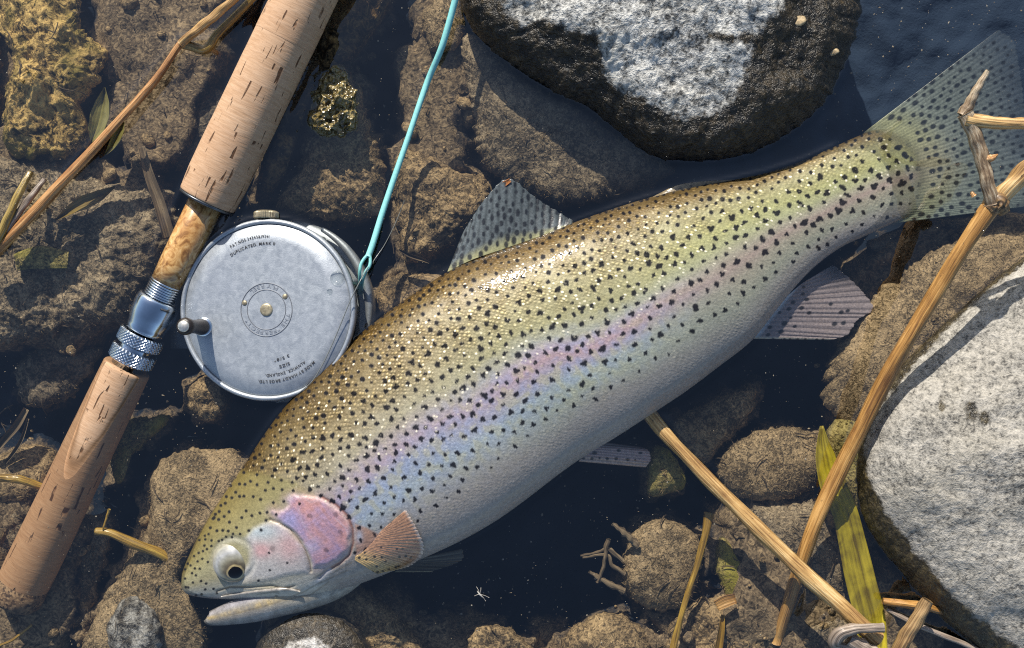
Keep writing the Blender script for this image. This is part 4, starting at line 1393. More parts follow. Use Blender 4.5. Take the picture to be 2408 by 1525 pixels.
# anal fin
C8 = lambda x, y: ((x / 5.865 + 1780) / 1.029, (y / 5.865 + 600) / 1.029)
ab = [C8(1000, 470), C8(900, 540), C8(700, 720), C8(500, 940), C8(360, 1130), C8(250, 1290)]
at_ = [C8(1380, 240), C8(1700, 520), C8(1950, 850), C8(1720, 1030), C8(1590, 1230), C8(1350, 1310)]
asp = [(*C8(x, y), r, 1.4, -.3) for x, y, r in [(965, 560, 3.2), (955, 655, 3.8), (1010, 735, 4.4), (815, 775, 4.4), (755, 868, 4.4), (935, 855, 4.6), (625, 920, 3.4), (1045, 925, 4.2), (785, 995, 3.2), (695, 1075, 5.4), (840, 1118, 3.6),
                                                   (485, 1130, 4.2), (645, 1192, 5.2), (460, 1235, 4.2), (1350, 800, 4), (1405, 1080, 5), (1530, 1070, 4.6), (1500, 915, 4.5), (1590, 895, 4), (530, 1296, 2.6), (690, 1300, 2.6), (770, 1300, 2.6), (880, 1300, 2.6), (990, 1300, 2.6), (1150, 1303, 2.6), (1240, 1300, 2.4)]]


def anal_col(X, Y, u, t, rid):
    c = np.array([.27, .225, .23]) * (.82 + .3 * rid[..., None])
    k = (1 - sm(.0, .09, t))[..., None] * sm(.05, .3, u)[..., None]
    c = c * (1 - k) + np.array([.62, .70, .78]) * k
    k = (1 - sm(.0, .35, u))[..., None] * sm(.3, 1, t)[..., None]
    c = c * (1 - .6 * k) + np.array([.07, .085, .11]) * .6 * k
    k = sm(.95, .99, u)[..., None]
    return c * (1 - k) + np.array([.5, .46, .36]) * k


fin("anal_fin", ab, at_, [-.2, -.1, -.05, -.1, -.2], [-.9, -1.3, -1.4, -1.1, -.9], fish, anal_col, 160, 100, 15, .22, .8, spots=asp, ragged=3,
    alpha=lambda X, Y, u, t: 1 - .7 * (1 - sm(.05, .5, u)) * sm(.3, 1, t))
# pelvic fin
pvb = [(1420, 1040), (1395, 1056), (1372, 1072), (1360, 1086)]
pvt = [(1512, 1052), (1526, 1062), (1530, 1082), (1518, 1100)]
fin("pelvic_fin", pvb, pvt, [-.2, -.1, -.15, -.25], [-.8, -.7, -.8, -1.1], fish,
    lambda X, Y, u, t, rid: np.array([.44, .315, .30]) * (.75 + .4 * rid[..., None]) * (1 - .75 * (1 - sm(.1, .35, u))[..., None]) + np.array([.12, .09, .03]) * sm(.72, .8, u)[..., None],
    70, 80, 8, .4, 1.2, spots=[(1372, 1078, 3.2, 1.2, 0), (1392, 1079, 3.4, 1.2, 0), (1410, 1078, 2.6, 1, 0), (1428, 1079, 3.6, 1.2, 0), (1449, 1079, 3.8, 1.2, 0), (1476, 1081, 3.8, 1.1, 0), (1494, 1082, 2.6, 1, .2), (1398, 1066, 4, 1.5, 0),
                                1 and (1455, 1060, 3.4, 1.6, 0), (1506, 1066, 3.2, 1.6, 0)], ragged=1)
# far pectoral fin under the throat, in shade
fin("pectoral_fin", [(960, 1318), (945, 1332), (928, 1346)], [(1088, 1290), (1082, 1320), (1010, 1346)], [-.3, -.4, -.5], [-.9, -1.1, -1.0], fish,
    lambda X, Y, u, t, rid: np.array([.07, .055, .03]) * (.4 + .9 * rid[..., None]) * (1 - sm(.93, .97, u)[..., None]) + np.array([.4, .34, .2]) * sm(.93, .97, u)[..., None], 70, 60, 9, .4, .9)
# near pectoral fin over the flank
C6l = lambda L: [C6(*p) for p in L]
pb_ = C6l([(1890, 470), (1800, 590), (1700, 680), (1660, 700), (1650, 740)])
pt_ = C6l([(2110, 280), (2215, 460), (2275, 650), (2150, 790), (1850, 862)])


def pec_z(X, Y, u, t):
    z = skin_z(X[::4, ::4].ravel(), Y[::4, ::4].ravel()).reshape(X[::4, ::4].shape)
    good = z > -1
    zf = np.where(good, z, z[good].min())
    Zs = np.repeat(np.repeat(zf, 4, 0), 4, 1)[:X.shape[0], :X.shape[1]]
    Zs = box(Zs, 6)
    return Zs + (.03 + .16 * np.sin(np.pi * np.clip(t, 0, 1) * .6)) * CM


def pec_col(X, Y, u, t, rid):
    c = np.array([.36, .195, .115]) * (.85 + .28 * rid[..., None])
    k = sm(.5, .9, u)[..., None]
    c = c * (1 - k) + np.array([.44, .30, .13]) * (.85 + .25 * rid[..., None]) * k
    k = sm(.9, 1, t)[..., None] * (1 - sm(.6, .9, u))[..., None]
    return c * (1 - .6 * k) + np.array([.55, .5, .45]) * .6 * k


psp = [(*C6(x, y), r, 1.2, -.3) for x, y, r in [(1690, 715, 3.4), (1755, 730, 2.8), (1740, 670, 2.4), (1830, 706, 3.2), (1895, 712, 2.6), (1930, 750, 2.6), (2115, 700, 3.4), (2055, 708, 3.2), (2160, 715, 2.6), (1890, 620, 2.2), (2035, 635, 2.4), (2085, 632, 2.4), (1850, 795, 3),
                                                (1655, 770, 2.6), (1670, 795, 2.6), (1685, 800, 2.6), (1715, 820, 3.4), (1750, 832, 3.4), (1782, 838, 3.4), (1810, 842, 2.8), (1857, 848, 3.6), (1905, 838, 3), (1960, 822, 2.6), (2025, 800, 3.2), (2050, 790, 2.6), (1975, 390, 2.4), (1910, 380, 3)]]
fin("pectoral_fin", pb_, pt_, None, None, fish, pec_col, 220, 90, 26, .10, .6, zfun=pec_z, spots=psp, ragged=2.5)

# ------------------------------------------------------------------ fly rod
rod = empty("fly_rod", RA, "fly rod handle with cork grips, burl wood seat and nickel locking rings", "fishing rod", rot=ROD_Q.to_euler())
RL = (RB - RA).length


def S(ysrc):
    """distance along the rod seen at picture row ysrc (pixels of the photograph)"""
    t = np.linspace(-.2, 1.4, 1600)
    pts = np.array(RA)[None] + t[:, None] * RL * np.array(rdir)[None]
    _, yy = cp(pts)
    return float(np.interp(-ysrc / 1.029, -yy, t * RL))


def rod_part(name, prof, mat, parent=None, seg=56):
    V, F = lathe(prof, seg)
    return mesh(name, V, F, mat, parent or rod, local=True)


def ringprof(z0, z1, r0, r1, ch=.0006, n=10, lo=True, hi=True):
    if ch == 0:
        j = rng.normal(0, .00004)
        return [(r0 + j + (r1 - r0) * k_ / n, z0 + (z1 - z0) * k_ / n) for k_ in range(n + 1)]
    pr = [(.002, z0), (r0 - ch, z0), (r0 - ch * .3, z0 + ch * .4), (r0, z0 + ch)] if lo else [(r0, z0), (r0, z0 + ch)]
    for k_ in range(1, n):
        t = k_ / n
        pr.append((r0 + (r1 - r0) * t, z0 + ch + (z1 - z0 - 2 * ch) * t))
    return pr + ([(r1, z1 - ch), (r1 - ch * .3, z1 - ch * .4), (r1 - ch, z1), (.002, z1)] if hi else [(r1, z1 - ch), (r1, z1)])


s0, s1 = S(1408), S(888)
lr = lambda t: np.interp(t, [0, .12, .45, .8, 1], [1.36, 1.38, 1.33, 1.27, 1.24]) * CM
NR = 10
for k_ in range(NR):
    a, b_ = k_ / NR, (k_ + 1) / NR
    rod_part("cork_ring", ringprof(s0 + (s1 - s0) * a, s0 + (s1 - s0) * b_, lr(a), lr(b_), 0 if k_ < NR - 1 else .0010, lo=False), CORK)
COMPOSITE = NT("cork_composite")
cc = COMPOSITE.vor(COMPOSITE.objc(), 900, out='Color')
cv_ = COMPOSITE.ramp(COMPOSITE.n('SeparateColor', {0: cc}).outputs[0], (.1, (.05, .026, .012)), (.5, (.17, .10, .05)), (.9, (.30, .19, .10)))
COMPOSITE.P(Base_Color=cv_, Roughness=.8)
sb = S(1462)
rod_part("butt_cap", [(.001, sb - .0005), (.006, sb), (1.16 * CM, sb + .0008), (1.33 * CM, sb + .0030), (1.355 * CM, sb + .006), (1.358 * CM, s0), (.002, s0)], COMPOSITE.m)
rod_part("seat_tube", [(.002, S(892)), (.86 * CM, S(892)), (.86 * CM, S(800)), (.002, S(800))], METAL)


def knurl(name, z0, z1, r):
    seg, nr_ = 144, 13
    zs = np.linspace(z0 + .0007, z1 - .0007, nr_)
    a = np.linspace(0, 2 * np.pi, seg, endpoint=False)
    rows = []
    for i, z in enumerate(zs):
        rr = r + .00022 * (np.where((np.arange(seg) // 2 + i // 2) % 2 == 0, 1, -1))
        rows.append(np.stack([rr * np.cos(a), rr * np.sin(a), np.full(seg, z)], -1))
    e = lambda rr, z: np.stack([rr * np.cos(a), rr * np.sin(a), np.full(seg, z)], -1)
    rows = [e(.8 * CM, z0), e(r - .0008, z0)] + rows + [e(r - .0008, z1), e(.8 * CM, z1)]
    V = np.concatenate(rows)
    return mesh(name, V, grid_faces(len(rows), seg, cv=True)[:, ::-1].copy(), METAL, rod, local=True, smooth=False)


knurl("lock_ring", S(876), S(845), 1.17 * CM)
knurl("lock_ring", S(836), S(806), 1.17 * CM)
h0, h1 = S(803), S(722)
hl = h1 - h0
rod_part("hood", [(.9 * CM, h0), (1.02 * CM, h0 + .0004), (1.0 * CM, h0 + hl * .12), (1.02 * CM, h0 + hl * .2), (1.12 * CM, h0 + hl * .38), (1.165 * CM, h0 + hl * .55), (1.165 * CM, h0 + hl * .82),
                  (1.13 * CM, h0 + hl * .93), (1.06 * CM, h1), (.9 * CM, h1), (.7 * CM, h1 - .001)], METAL, seg=72)
tz0, tz1 = S(722), S(684)
tp = [(.5 * CM, tz0)]
for k_ in range(7):
    za = tz0 + (tz1 - tz0) * k_ / 7
    zb2 = tz0 + (tz1 - tz0) * (k_ + 1) / 7
    tp += [(.80 * CM, za), (.90 * CM, (za * 2 + zb2) / 3), (.90 * CM, (za + zb2 * 2) / 3), (.80 * CM, zb2)]
tp += [(.5 * CM, tz1)]
rod_part("thread", tp, METAL)
rod_part("wood_seat", [(.4 * CM, S(690)), (.86 * CM, S(690)), (.89 * CM, S(640)), (.89 * CM, S(480)), (.4 * CM, S(470))], burl_mat(), seg=64)
rod_part("winding_check", [(.5 * CM, S(492)), (1.30 * CM, S(492)), (1.48 * CM, S(490)), (1.48 * CM, S(485)), (.5 * CM, S(485))], METAL_DARK)
u0, u1 = S(485), S(-130)
ur = lambda t: np.interp(t, [0, .04, .15, .6, 1], [1.50, 1.56, 1.58, 1.56, 1.53]) * CM
NR = 11
for k_ in range(NR):
    a, b_ = k_ / NR, (k_ + 1) / NR
    rod_part("cork_ring", ringprof(u0 + (u1 - u0) * a, u0 + (u1 - u0) * b_, ur(a), ur(b_), 0 if k_ else .0008, hi=False), CORK)
# reel foot clamped on the seat, reaching to the reel frame
fz_ = S(610)
fv = []
for z in np.linspace(S(700), S(520), 12):
    w_ = .36 * CM * (1 - .5 * abs(z - fz_) / (S(520) - fz_))
    for a in np.linspace(-.45, .45, 6):
        pass

# ------------------------------------------------------------------ fly reel
RC = P(627, 729, .78 * CM)
reel = empty("fly_reel", RC, "round grey alloy fly reel with black handle and stamped lettering", "fishing reel", rot=Euler((R(-1.0), R(-8.0), 0)))
AL = reel_mat()
RR = 4.66 * CM


def rl(name, prof, mat, parent=None, seg=120, xy=(0, 0), smooth=True):
    V, F = lathe(prof, seg)
    V = V + np.array([xy[0], xy[1], 0])
    return mesh(name, V, F, mat, parent or reel, local=True, smooth=smooth)


face = rl("face_plate", [(.0, .0003), (.008, .0003), (.02, .0001), (.035, 0), (RR - .0034, -.0002), (RR - .0031, -.0007), (RR - .0027, -.0007), (RR - .0026, -.0022), (.0, -.0022)], AL, seg=160)
rl("rim", [(RR - .0026, -.0012), (RR - .0024, -.0002), (RR - .0016, .0005), (RR - .0007, .0003), (RR, -.0006), (RR, -.0028), (RR - .0009, -.0034), (RR - .0026, -.0034)], AL, seg=160)
rl("spool", [(RR - .004, -.0030), (RR - .0045, -.0045), (.034, -.006), (.034, -.024), (RR - .004, -.0262)], LINE_DARK)
rl("back_frame", [(.03, -.026), (RR - .002, -.025), (RR + .0012, -.0262), (RR + .0022, -.028), (RR + .0022, -.0325), (RR, -.0345), (0, -.0345)], AL, seg=160)
rl("frame_band", [(RR - .0030, -.0040), (RR - .0008, -.0042), (RR - .0006, -.0066), (RR - .0014, -.0072), (RR - .0032, -.0072)], METAL_DARK)
for k_ in range(9):
    a = R(20 + 40 * k_)
    V, F = lathe([(.0001, -.0262), (.0019, -.026), (.0016, -.016), (.0019, -.0068), (.0001, -.0066)], 16)
    mesh("pillar", V + np.array([math.cos(a) * (RR - .0032), math.sin(a) * (RR - .0032), 0]), F, AL, reel, local=True)
rl("spindle", [(0, .0011), (.0022, .0011), (.0030, .0010), (.0033, .0006), (.0033, -.001)], BRASS, seg=40)
groove = simple("engraved_line", (.14, .15, .17), .5, .4)
for rr in (1.36 * CM, 1.02 * CM):
    rl("engraved_ring", [(rr - .00022, .0001), (rr - .00016, .00042), (rr + .00016, .00042), (rr + .00022, .0001)], groove, face, seg=96)
for (x, y) in ((-1.17, .35), (.98, .67)):
    rl("rivet", [(0, .0007), (.0011, .00065), (.0014, .0003), (.0014, -.0005)], BRASS, seg=24, xy=(x * CM, y * CM))
hx, hy = -3.40 * CM, -.88 * CM
handle = empty("handle", (hx, hy, 0), None, None)
handle.parent = reel


def hpart(name, prof, mat):
    V, F = lathe(prof, 48)
    return mesh(name, V, F, mat, handle, local=True)


hpart("washer", [(0, .0012), (.0040, .0012), (.0047, .0008), (.0051, 0), (.0051, -.0008)], METAL)
hpart("grip", [(.0030, .0010), (.0041, .0013), (.0042, .003), (.0037, .007), (.0034, .012), (.0036, .0165), (.0042, .0195), (.0044, .0215), (.0041, .0232), (.0030, .0240), (0, .0240)], HORN)
hpart("end_cap", [(.0030, .0236), (.0029, .0244), (.0024, .0249), (0, .0250)], SILVER)
# tension knob on the top of the rim
seg = 90
a = np.linspace(0, 2 * np.pi, seg, endpoint=False)
rows = []
for r_, y_ in ((.0001, .0042), (.0050, .0042), (.0061, .0035), (.0063, .0030), (.0063, .0006), (.0058, 0), (.0001, 0)):
    kr = r_ + (.00015 * np.where(np.arange(seg) % 2, 1, -1) if .0058 < r_ else 0)
    rows.append(np.stack([kr * np.cos(a), np.full(seg, y_) + RR + .0004, kr * np.sin(a) - .0050], -1))
V = np.concatenate(rows) + np.array([-.0023, 0, 0])
mesh("tension_knob", V, grid_faces(7, seg, cv=True), BRASS, reel, local=True, smooth=False)
# line guard and foot
V, F, uv = tube(np.array([(RR * math.cos(t_) * 1.04, RR * math.sin(t_) * 1.04, -.020) for t_ in np.linspace(R(-15), R(62), 40)]), np.array([.0012, .0022, .0026, .0022, .0012]), 12)
mesh("line_guard", V, F, AL, reel, local=True, uv=uv)
fb = []
for x0, x1, y0, y1, z0, z1 in ((-RR - .006, -RR + .004, -.012, .016, -.022, -.014), (-RR - .012, -RR - .002, -.02, .028, -.020, -.016)):
    fb.append((np.array([(x, y, z) for x in (x0, x1) for y in (y0, y1) for z in (z0, z1)]), [(0, 1, 3, 2), (4, 6, 7, 5), (0, 4, 5, 1), (2, 3, 7, 6), (0, 2, 6, 4), (1, 5, 7, 3)], np.zeros((8, 2))))
V, F, uv = join(fb)
mesh("reel_foot", V, F, METAL_DARK, reel, local=True, smooth=False)
# lettering --------------------------------------------------------
_gl = {}


def glyph(ch, size):
    if ch not in _gl:
        cu = bpy.data.curves.new("glyph", 'FONT')
        cu.body = ch
        cu.size = 1.0
        cu.extrude = .06
        cu.resolution_u = 3
        cu.offset = .012
        ob = bpy.data.objects.new("glyph", cu)
        COL.objects.link(ob)
        dg = bpy.context.evaluated_depsgraph_get()
        me = ob.evaluated_get(dg).to_mesh()
        V = np.array([v.co[:] for v in me.vertices]).reshape(-1, 3)
        F = [tuple(p.vertices) for p in me.polygons]
        ob.evaluated_get(dg).to_mesh_clear()
        bpy.data.objects.remove(ob)
        bpy.data.curves.remove(cu)
        w = (V[:, 0].max() - V[:, 0].min()) if len(V) else .3
        x0 = V[:, 0].min() if len(V) else 0
        _gl[ch] = (V - np.array([x0 + w / 2, 0, 0]) if len(V) else V, F, w)
    return _gl[ch]


def arc_text(text, r, a0, a1, size, z, outward=True):
    """letters from angle a0 to a1 (degrees); tops outward runs clockwise, tops inward runs the other way"""
    ws = [(.34 if c == ' ' else glyph(c, size)[2] + .16) for c in text]
    tot = sum(ws)
    out, acc = [], 0
    for c, w in zip(text, ws):
        ang = R(a0 + (a1 - a0) * (acc + w / 2) / tot)
        acc += w
        if c == ' ':
            continue
        V, F, _ = glyph(c, size)
        sx = abs(R(a1 - a0)) * r / tot
        v = V * np.array([sx, size, size * .12])
        rot = ang - math.pi / 2 if outward else ang + math.pi / 2
        cs, sn = math.cos(rot), math.sin(rot)
        x = v[:, 0] * cs - v[:, 1] * sn + r * math.cos(ang)
        y = v[:, 0] * sn + v[:, 1] * cs + r * math.sin(ang)
        out.append((np.stack([x, y, v[:, 2] + z], -1), F, np.zeros((len(v), 2))))
    return out


def text_part(items, mat, parent):
    V, F, uv = join(items)
    return mesh("lettering", V, F, mat, parent, local=True, smooth=False)


sz = .0022
for tx_, r_, a0, a1 in (("PAT.NOS.24245&19261", 3.70, 121.5, 88, ), ("DUPLICATED. MARK II", 3.32, 125, 82.5)):
    text_part(arc_text(tx_, r_ * CM, a0, a1, sz, .00025), INK, face)
for tx_, r_, a0, a1 in (("MADE BY HARDY BROS LTD.", 3.60, -46, -97), ("ALNWICK, ENGLAND.", 3.28, -52, -91), ("SIZE", 2.92, -65, -77), ("3 5/8\"", 2.55, -62, -81)):
    text_part(arc_text(tx_, r_ * CM, a0, a1, sz, .00025), INK, face)
em = simple("embossed_alloy", (.30, .32, .35), .45, .6)
text_part(arc_text("THE \"PERFECT\"", 1.09 * CM, -8, -155, .0026, .0004), em, face)
text_part(arc_text("FLY REEL", 1.30 * CM, 60, 134, .0026, .0004, False), em, face)


# water drops and the film on the face
def drop(x, y, r, lab):
    th_ = np.linspace(0, np.pi / 2, 10)
    V, F = lathe([(r * math.sin(t_) + 1e-6, r * .42 * math.cos(t_)) for t_ in th_] + [(1e-6, 0)], 32)
    M = np.array(Matrix.Translation(RC) @ reel.rotation_euler.to_matrix().to_4x4())
    W = (np.concatenate([V + np.array([x, y, .0002]), np.ones((len(V), 1))], 1) @ M.T)[:, :3]
    return props(mesh("water_drop", W, F, DROP), lab, "water drop", "water drops on the reel face")


drop((.820 - .639) * 0 + 3.72 * CM, 1.62 * CM, .0038, "larger round water drop near the right rim of the reel")
drop(3.32 * CM, .93 * CM, .0015, "smaller round water drop near the right rim of the reel")

# ------------------------------------------------------------------ lines
teal = simple("teal_line", (.23, .58, .56), .75, 0, 900, .12)
fl_pts = [(1078, -40, 1.6), (1068, 10, 1.4), (1040, 108, .9), (1008, 186, .15), (985, 250, .12), (958, 330, .15), (925, 425, .2), (898, 505, .3), (878, 570, .5), (866, 604, .6)]
fl = empty("fly_line", P(960, 330, 0), "teal fly line running from the top edge to the reel", "fishing line")
V, F, uv = tube(path(fl_pts, 120), np.array([7.6, 7.6, 7.4, 6.6, 7, 7.2, 7.4]) * PXM, 14)
mesh("line", V, F, teal, fl, uv=uv)
lp = [(868, 598, .62), (858, 607, .64), (849, 622, .66), (846, 640, .6), (846, 664, .2), (844, 690, -.8)]
rp = [(868, 598, .62), (871, 610, .64), (869, 626, .66), (860, 640, .6), (852, 664, .2), (850, 690, -.8)]
V, F, uv = join([tube(path(lp, 40), 3.8 * PXM, 10), tube(path(rp, 40), 3.8 * PXM, 10)])
mesh("loop", V, F, teal, fl, uv=uv)
mono = NT("clear_mono")
mono.P(Base_Color=(.16, .17, .16), Roughness=.2)
mono.b.inputs['Coat Weight'].default_value = .6
mn = mono.m
stem("monofilament_leader", [(866, 628, 1.2), (845, 665, 1.75), (822, 712, 1.7), (792, 785, 1.5), (765, 845, 1.4), (738, 892, 1.35), (715, 915, 1.25), (690, 932, 1.0), (650, 948, .6)], 1.15, mn,
     "clear monofilament crossing the reel face towards the trout", "fishing line", n=90, seg=6, wob=0)
stem("monofilament_leader", [(952, 470, -.1), (930, 525, .05), (905, 575, .2), (880, 612, .5), (864, 640, .7)], .9, mn, "clear monofilament running beside the teal line to its loop", "fishing line", n=50, seg=6, wob=0)

# ------------------------------------------------------------------ stems, twigs, leaves
G = "dead plant stems lying in the water"


def thing_stem(name, label, cat, parts, group=G):
    """parts: (part name, points, radii, material); the first is the thing's main piece"""
    p0 = parts[0][1][len(parts[0][1]) // 2]
    e = empty(name, P(*p0[:2], p0[2] * CM), label, cat, group)
    for nm, pts, rad, m in parts:
        stem(nm, pts, rad, m, None, None, parent=e)
    return e


thing_stem("dead_reed", "long orange-brown stem crossing the upper left corner, with a wet side branch", "stem", [
    ("stalk", [(-30, 610, .3), (40, 540, .4), (100, 478, .5), (200, 373, .6), (300, 262, .7), (372, 180, .7), (418, 112, .7), (432, 98, .75)], [13, 13, 12.5, 12, 10.5, 9.5, 9, 8], STRAW_ORANGE),
    ("stalk", [(425, 104, .8), (450, 82, 1.0), (500, 42, 1.2), (570, -20, 1.5)], [10, 11, 10, 9], STRAW_PALE),
    ("side_branch", [(428, 104, .7), (452, 110, .6), (478, 118, .5), (494, 108, .5), (510, 82, .6), (550, 42, .8), (610, -20, 1.1)], [10, 12, 11, 9, 9, 9, 9], STRAW_OLIVE),
    ("broken_bud", [(488, 112, .4), (505, 122, .1), (514, 130, -.3), (508, 140, -.8)], [7, 6, 6, 3], STRAW_BROWN)])
thing_stem("dead_reed", "long gold stem with a twiggy node, leaning across the pale granite boulder", "stem", [
    ("stalk", [(1826, 1512, -1.6), (1850, 1430, -1.0), (1882, 1330, -.3), (1925, 1215, .4), (1985, 1085, 1.1), (2060, 935, 2.0), (2140, 790, 3.0), (2240, 625, 4.2), (2318, 502, 4.9), (2345, 468, 5.1)],
     [13, 15, 17.5, 18, 18, 18, 17.5, 17, 18, 20], STRAW),
    ("stalk", [(2350, 468, 5.15), (2375, 440, 5.3), (2415, 400, 5.6), (2500, 315, 6.2)], [19, 20, 19, 18], STRAW_PALE),
    ("side_twig", [(2335, 480, 5.3), (2322, 430, 5.5), (2308, 372, 5.6), (2290, 310, 5.8), (2268, 268, 5.9)], [14, 15, 15, 16, 17], BARK_TWIG),
    ("twig_tip", [(2262, 272, 5.9), (2278, 248, 6.0), (2296, 212, 6.2), (2324, 166, 6.4)], [12, 11, 8, 5], BARK_TWIG),
    ("side_shoot", [(2272, 280, 5.9), (2300, 286, 6.0), (2350, 290, 6.1), (2480, 294, 6.3)], [17, 13, 12, 12.5], STRAW_PALE),
    ("bud", [(2312, 376, 5.7), (2332, 372, 5.8), (2346, 364, 5.8)], [9, 8, 2], STRAW_ORANGE),
    ("bud", [(2290, 462, 5.4), (2284, 452, 5.4)], [6, 3], STRAW_ORANGE),
    ("node", [(2330, 492, 5.0), (2345, 474, 5.2), (2362, 500, 5.0)], [21, 23, 12], STRAW_BROWN)])
st3 = thing_stem("dead_straw", "pale gold straw with a frayed end, crossing to the bottom right corner", "stem", [
    ("stalk", [(1528, 978, -.2), (1560, 1016, 0), (1640, 1100, .3), (1750, 1212, .7), (1860, 1318, 1.1), (1960, 1410, 1.5), (2040, 1485, 1.7), (2065, 1506, 1.7)], [17, 15, 16, 17.5, 18.5, 19, 19, 18], STRAW_PALE)])
for k_ in range(9):
    a = random.uniform(1.8, 4.4)
    x, y = 1532 + random.uniform(-6, 6), 984 + random.uniform(-8, 8)
    stem("frayed_fibre", [(x + 8, y + 10, -.1), (x, y, 0), (x + math.cos(a) * 16, y - abs(math.sin(a)) * 12, random.uniform(-.2, .25))], [3.2, 3, 1], STRAW, None, None, parent=st3, n=10, seg=6)
thing_stem("curled_twig", "bleached grey twig curled round the lower end of the pale straw", "twig", [
    ("hook", [(2078, 1476, 2.6), (2040, 1478, 2.6), (2000, 1482, 2.5), (1972, 1492, 2.4), (1962, 1512, 2.1), (1985, 1522, 2.0), (2010, 1516, 1.95)], [11, 10, 11, 15, 16, 12, 10], STRAW_GREY),
    ("stub", [(1996, 1502, 2.05), (2030, 1524, 2.1), (2060, 1540, 2.1), (2120, 1560, 2.0)], [18, 17, 17, 16], STRAW_GREY)], None)
stem("straw_stub", [(2108, 1545, 1.6), (2130, 1500, 1.8), (2160, 1450, 2.0), (2183, 1412, 2.1)], [18, 17, 16, 14], STRAW_BROWN, "short brown broken stub leaning on the foot of the granite boulder", "stem", G)
stem("flat_straw", [(2075, 1414, .6), (2120, 1420, .7), (2180, 1428, .6), (2236, 1446, .3)], [8, 10, 10, 5], STRAW, "short flat gold straw behind the brown broken stub", "stem", G)
stem("thin_twig", [(2085, 1432, .4), (2140, 1462, .6), (2215, 1494, .6), (2330, 1540, .3)], [5, 6, 6.5, 5], STRAW_GREY, "thin grey twig below the brown stub, pointing into the corner", "twig", G)
stem("thin_stick", [(1668, 1206, -1.2), (1660, 1250, -1.1), (1648, 1300, -1.0), (1626, 1370, -1.0), (1604, 1440, -1.0), (1582, 1530, -1.1)], [12, 9, 7, 7, 7, 9], STRAW_YELLOW, "thin yellow stick standing past the round cobble", "stick", G)
stem("submerged_root", [(224, 1250, -.6), (262, 1256, -.6), (320, 1280, -.7), (370, 1300, -.9), (405, 1322, -1.2), (432, 1352, -1.6)], [9, 11, 12, 12, 11, 10], STRAW_YELLOW, "yellow-brown root pointing at the trout's snout", "root", G)
stem("submerged_root", [(-20, 1124, -.8), (30, 1126, -.8), (60, 1132, -.9), (100, 1146, -1.2)], [9, 10, 10, 8], STRAW_YELLOW, "yellow root end touching the lower cork grip at the left edge", "root", G)
stem("dry_stalk", [(-10, 575, .6), (20, 510, .7), (45, 455, .6), (72, 405, .2)], [10, 10, 9, 7], STRAW_OLIVE, "olive dry stalk beside the orange-brown stem at the left edge", "stem", G)
stem("dry_stalk", [(14, 545, .5), (45, 500, .5), (75, 460, .4), (106, 422, .1)], [7, 8, 8, 5], STRAW_GREY, "pale grey stalk beside the orange-brown stem at the left edge", "stem", G)
stem("tiny_sprig", [(242, 1246, -.4), (250, 1220, -.3), (257, 1198, -.2)], [2.5, 2.4, 3.5], STRAW_YELLOW, "tiny yellow sprig standing on the yellow-brown root", "sprig")
stem("thin_root", [(-10, 1522, -2.2), (30, 1505, -2.1), (75, 1470, -2.2)], [3, 3.5, 3], STRAW_YELLOW, "hair-thin yellow root in the bottom left corner", "root")
for k_, (pts, rad, m, lab) in enumerate([
    ([(1468, 1390, -1.5), (1430, 1372, -1.4), (1385, 1345, -1.4)], [8, 7, 4], STRAW_SILT, "silted root on the cobble's left side, lowest of the bunch"),
    ([(1470, 1350, -1.4), (1440, 1330, -1.3), (1425, 1305, -1.2), (1370, 1312, -1.2)], [5, 5, 4, 3], STRAW_SILT, "kinked silted root below the middle of the bunch"),
    ([(1465, 1320, -1.3), (1430, 1292, -1.2), (1405, 1300, -1.2), (1365, 1308, -1.2)], [5, 5, 4, 2.5], STRAW_SILT, "hair-thin silted root pointing left out of the bunch"),
    ([(1500, 1285, -1.4), (1470, 1255, -1.2), (1440, 1232, -1.2)], [9, 8, 4], STRAW_SILT, "thick silted root at the top of the bunch"),
    ([(1405, 1370, -1.4), (1420, 1330, -1.2), (1425, 1290, -1.1), (1432, 1268, -1.1)], [4, 4, 5, 6], STRAW_SILT, "upright silted root joining the others"),
]):
    stem("dead_root", pts, rad, m, lab, "root", "dead roots beside the round cobble", n=30, seg=8, wob=.15)


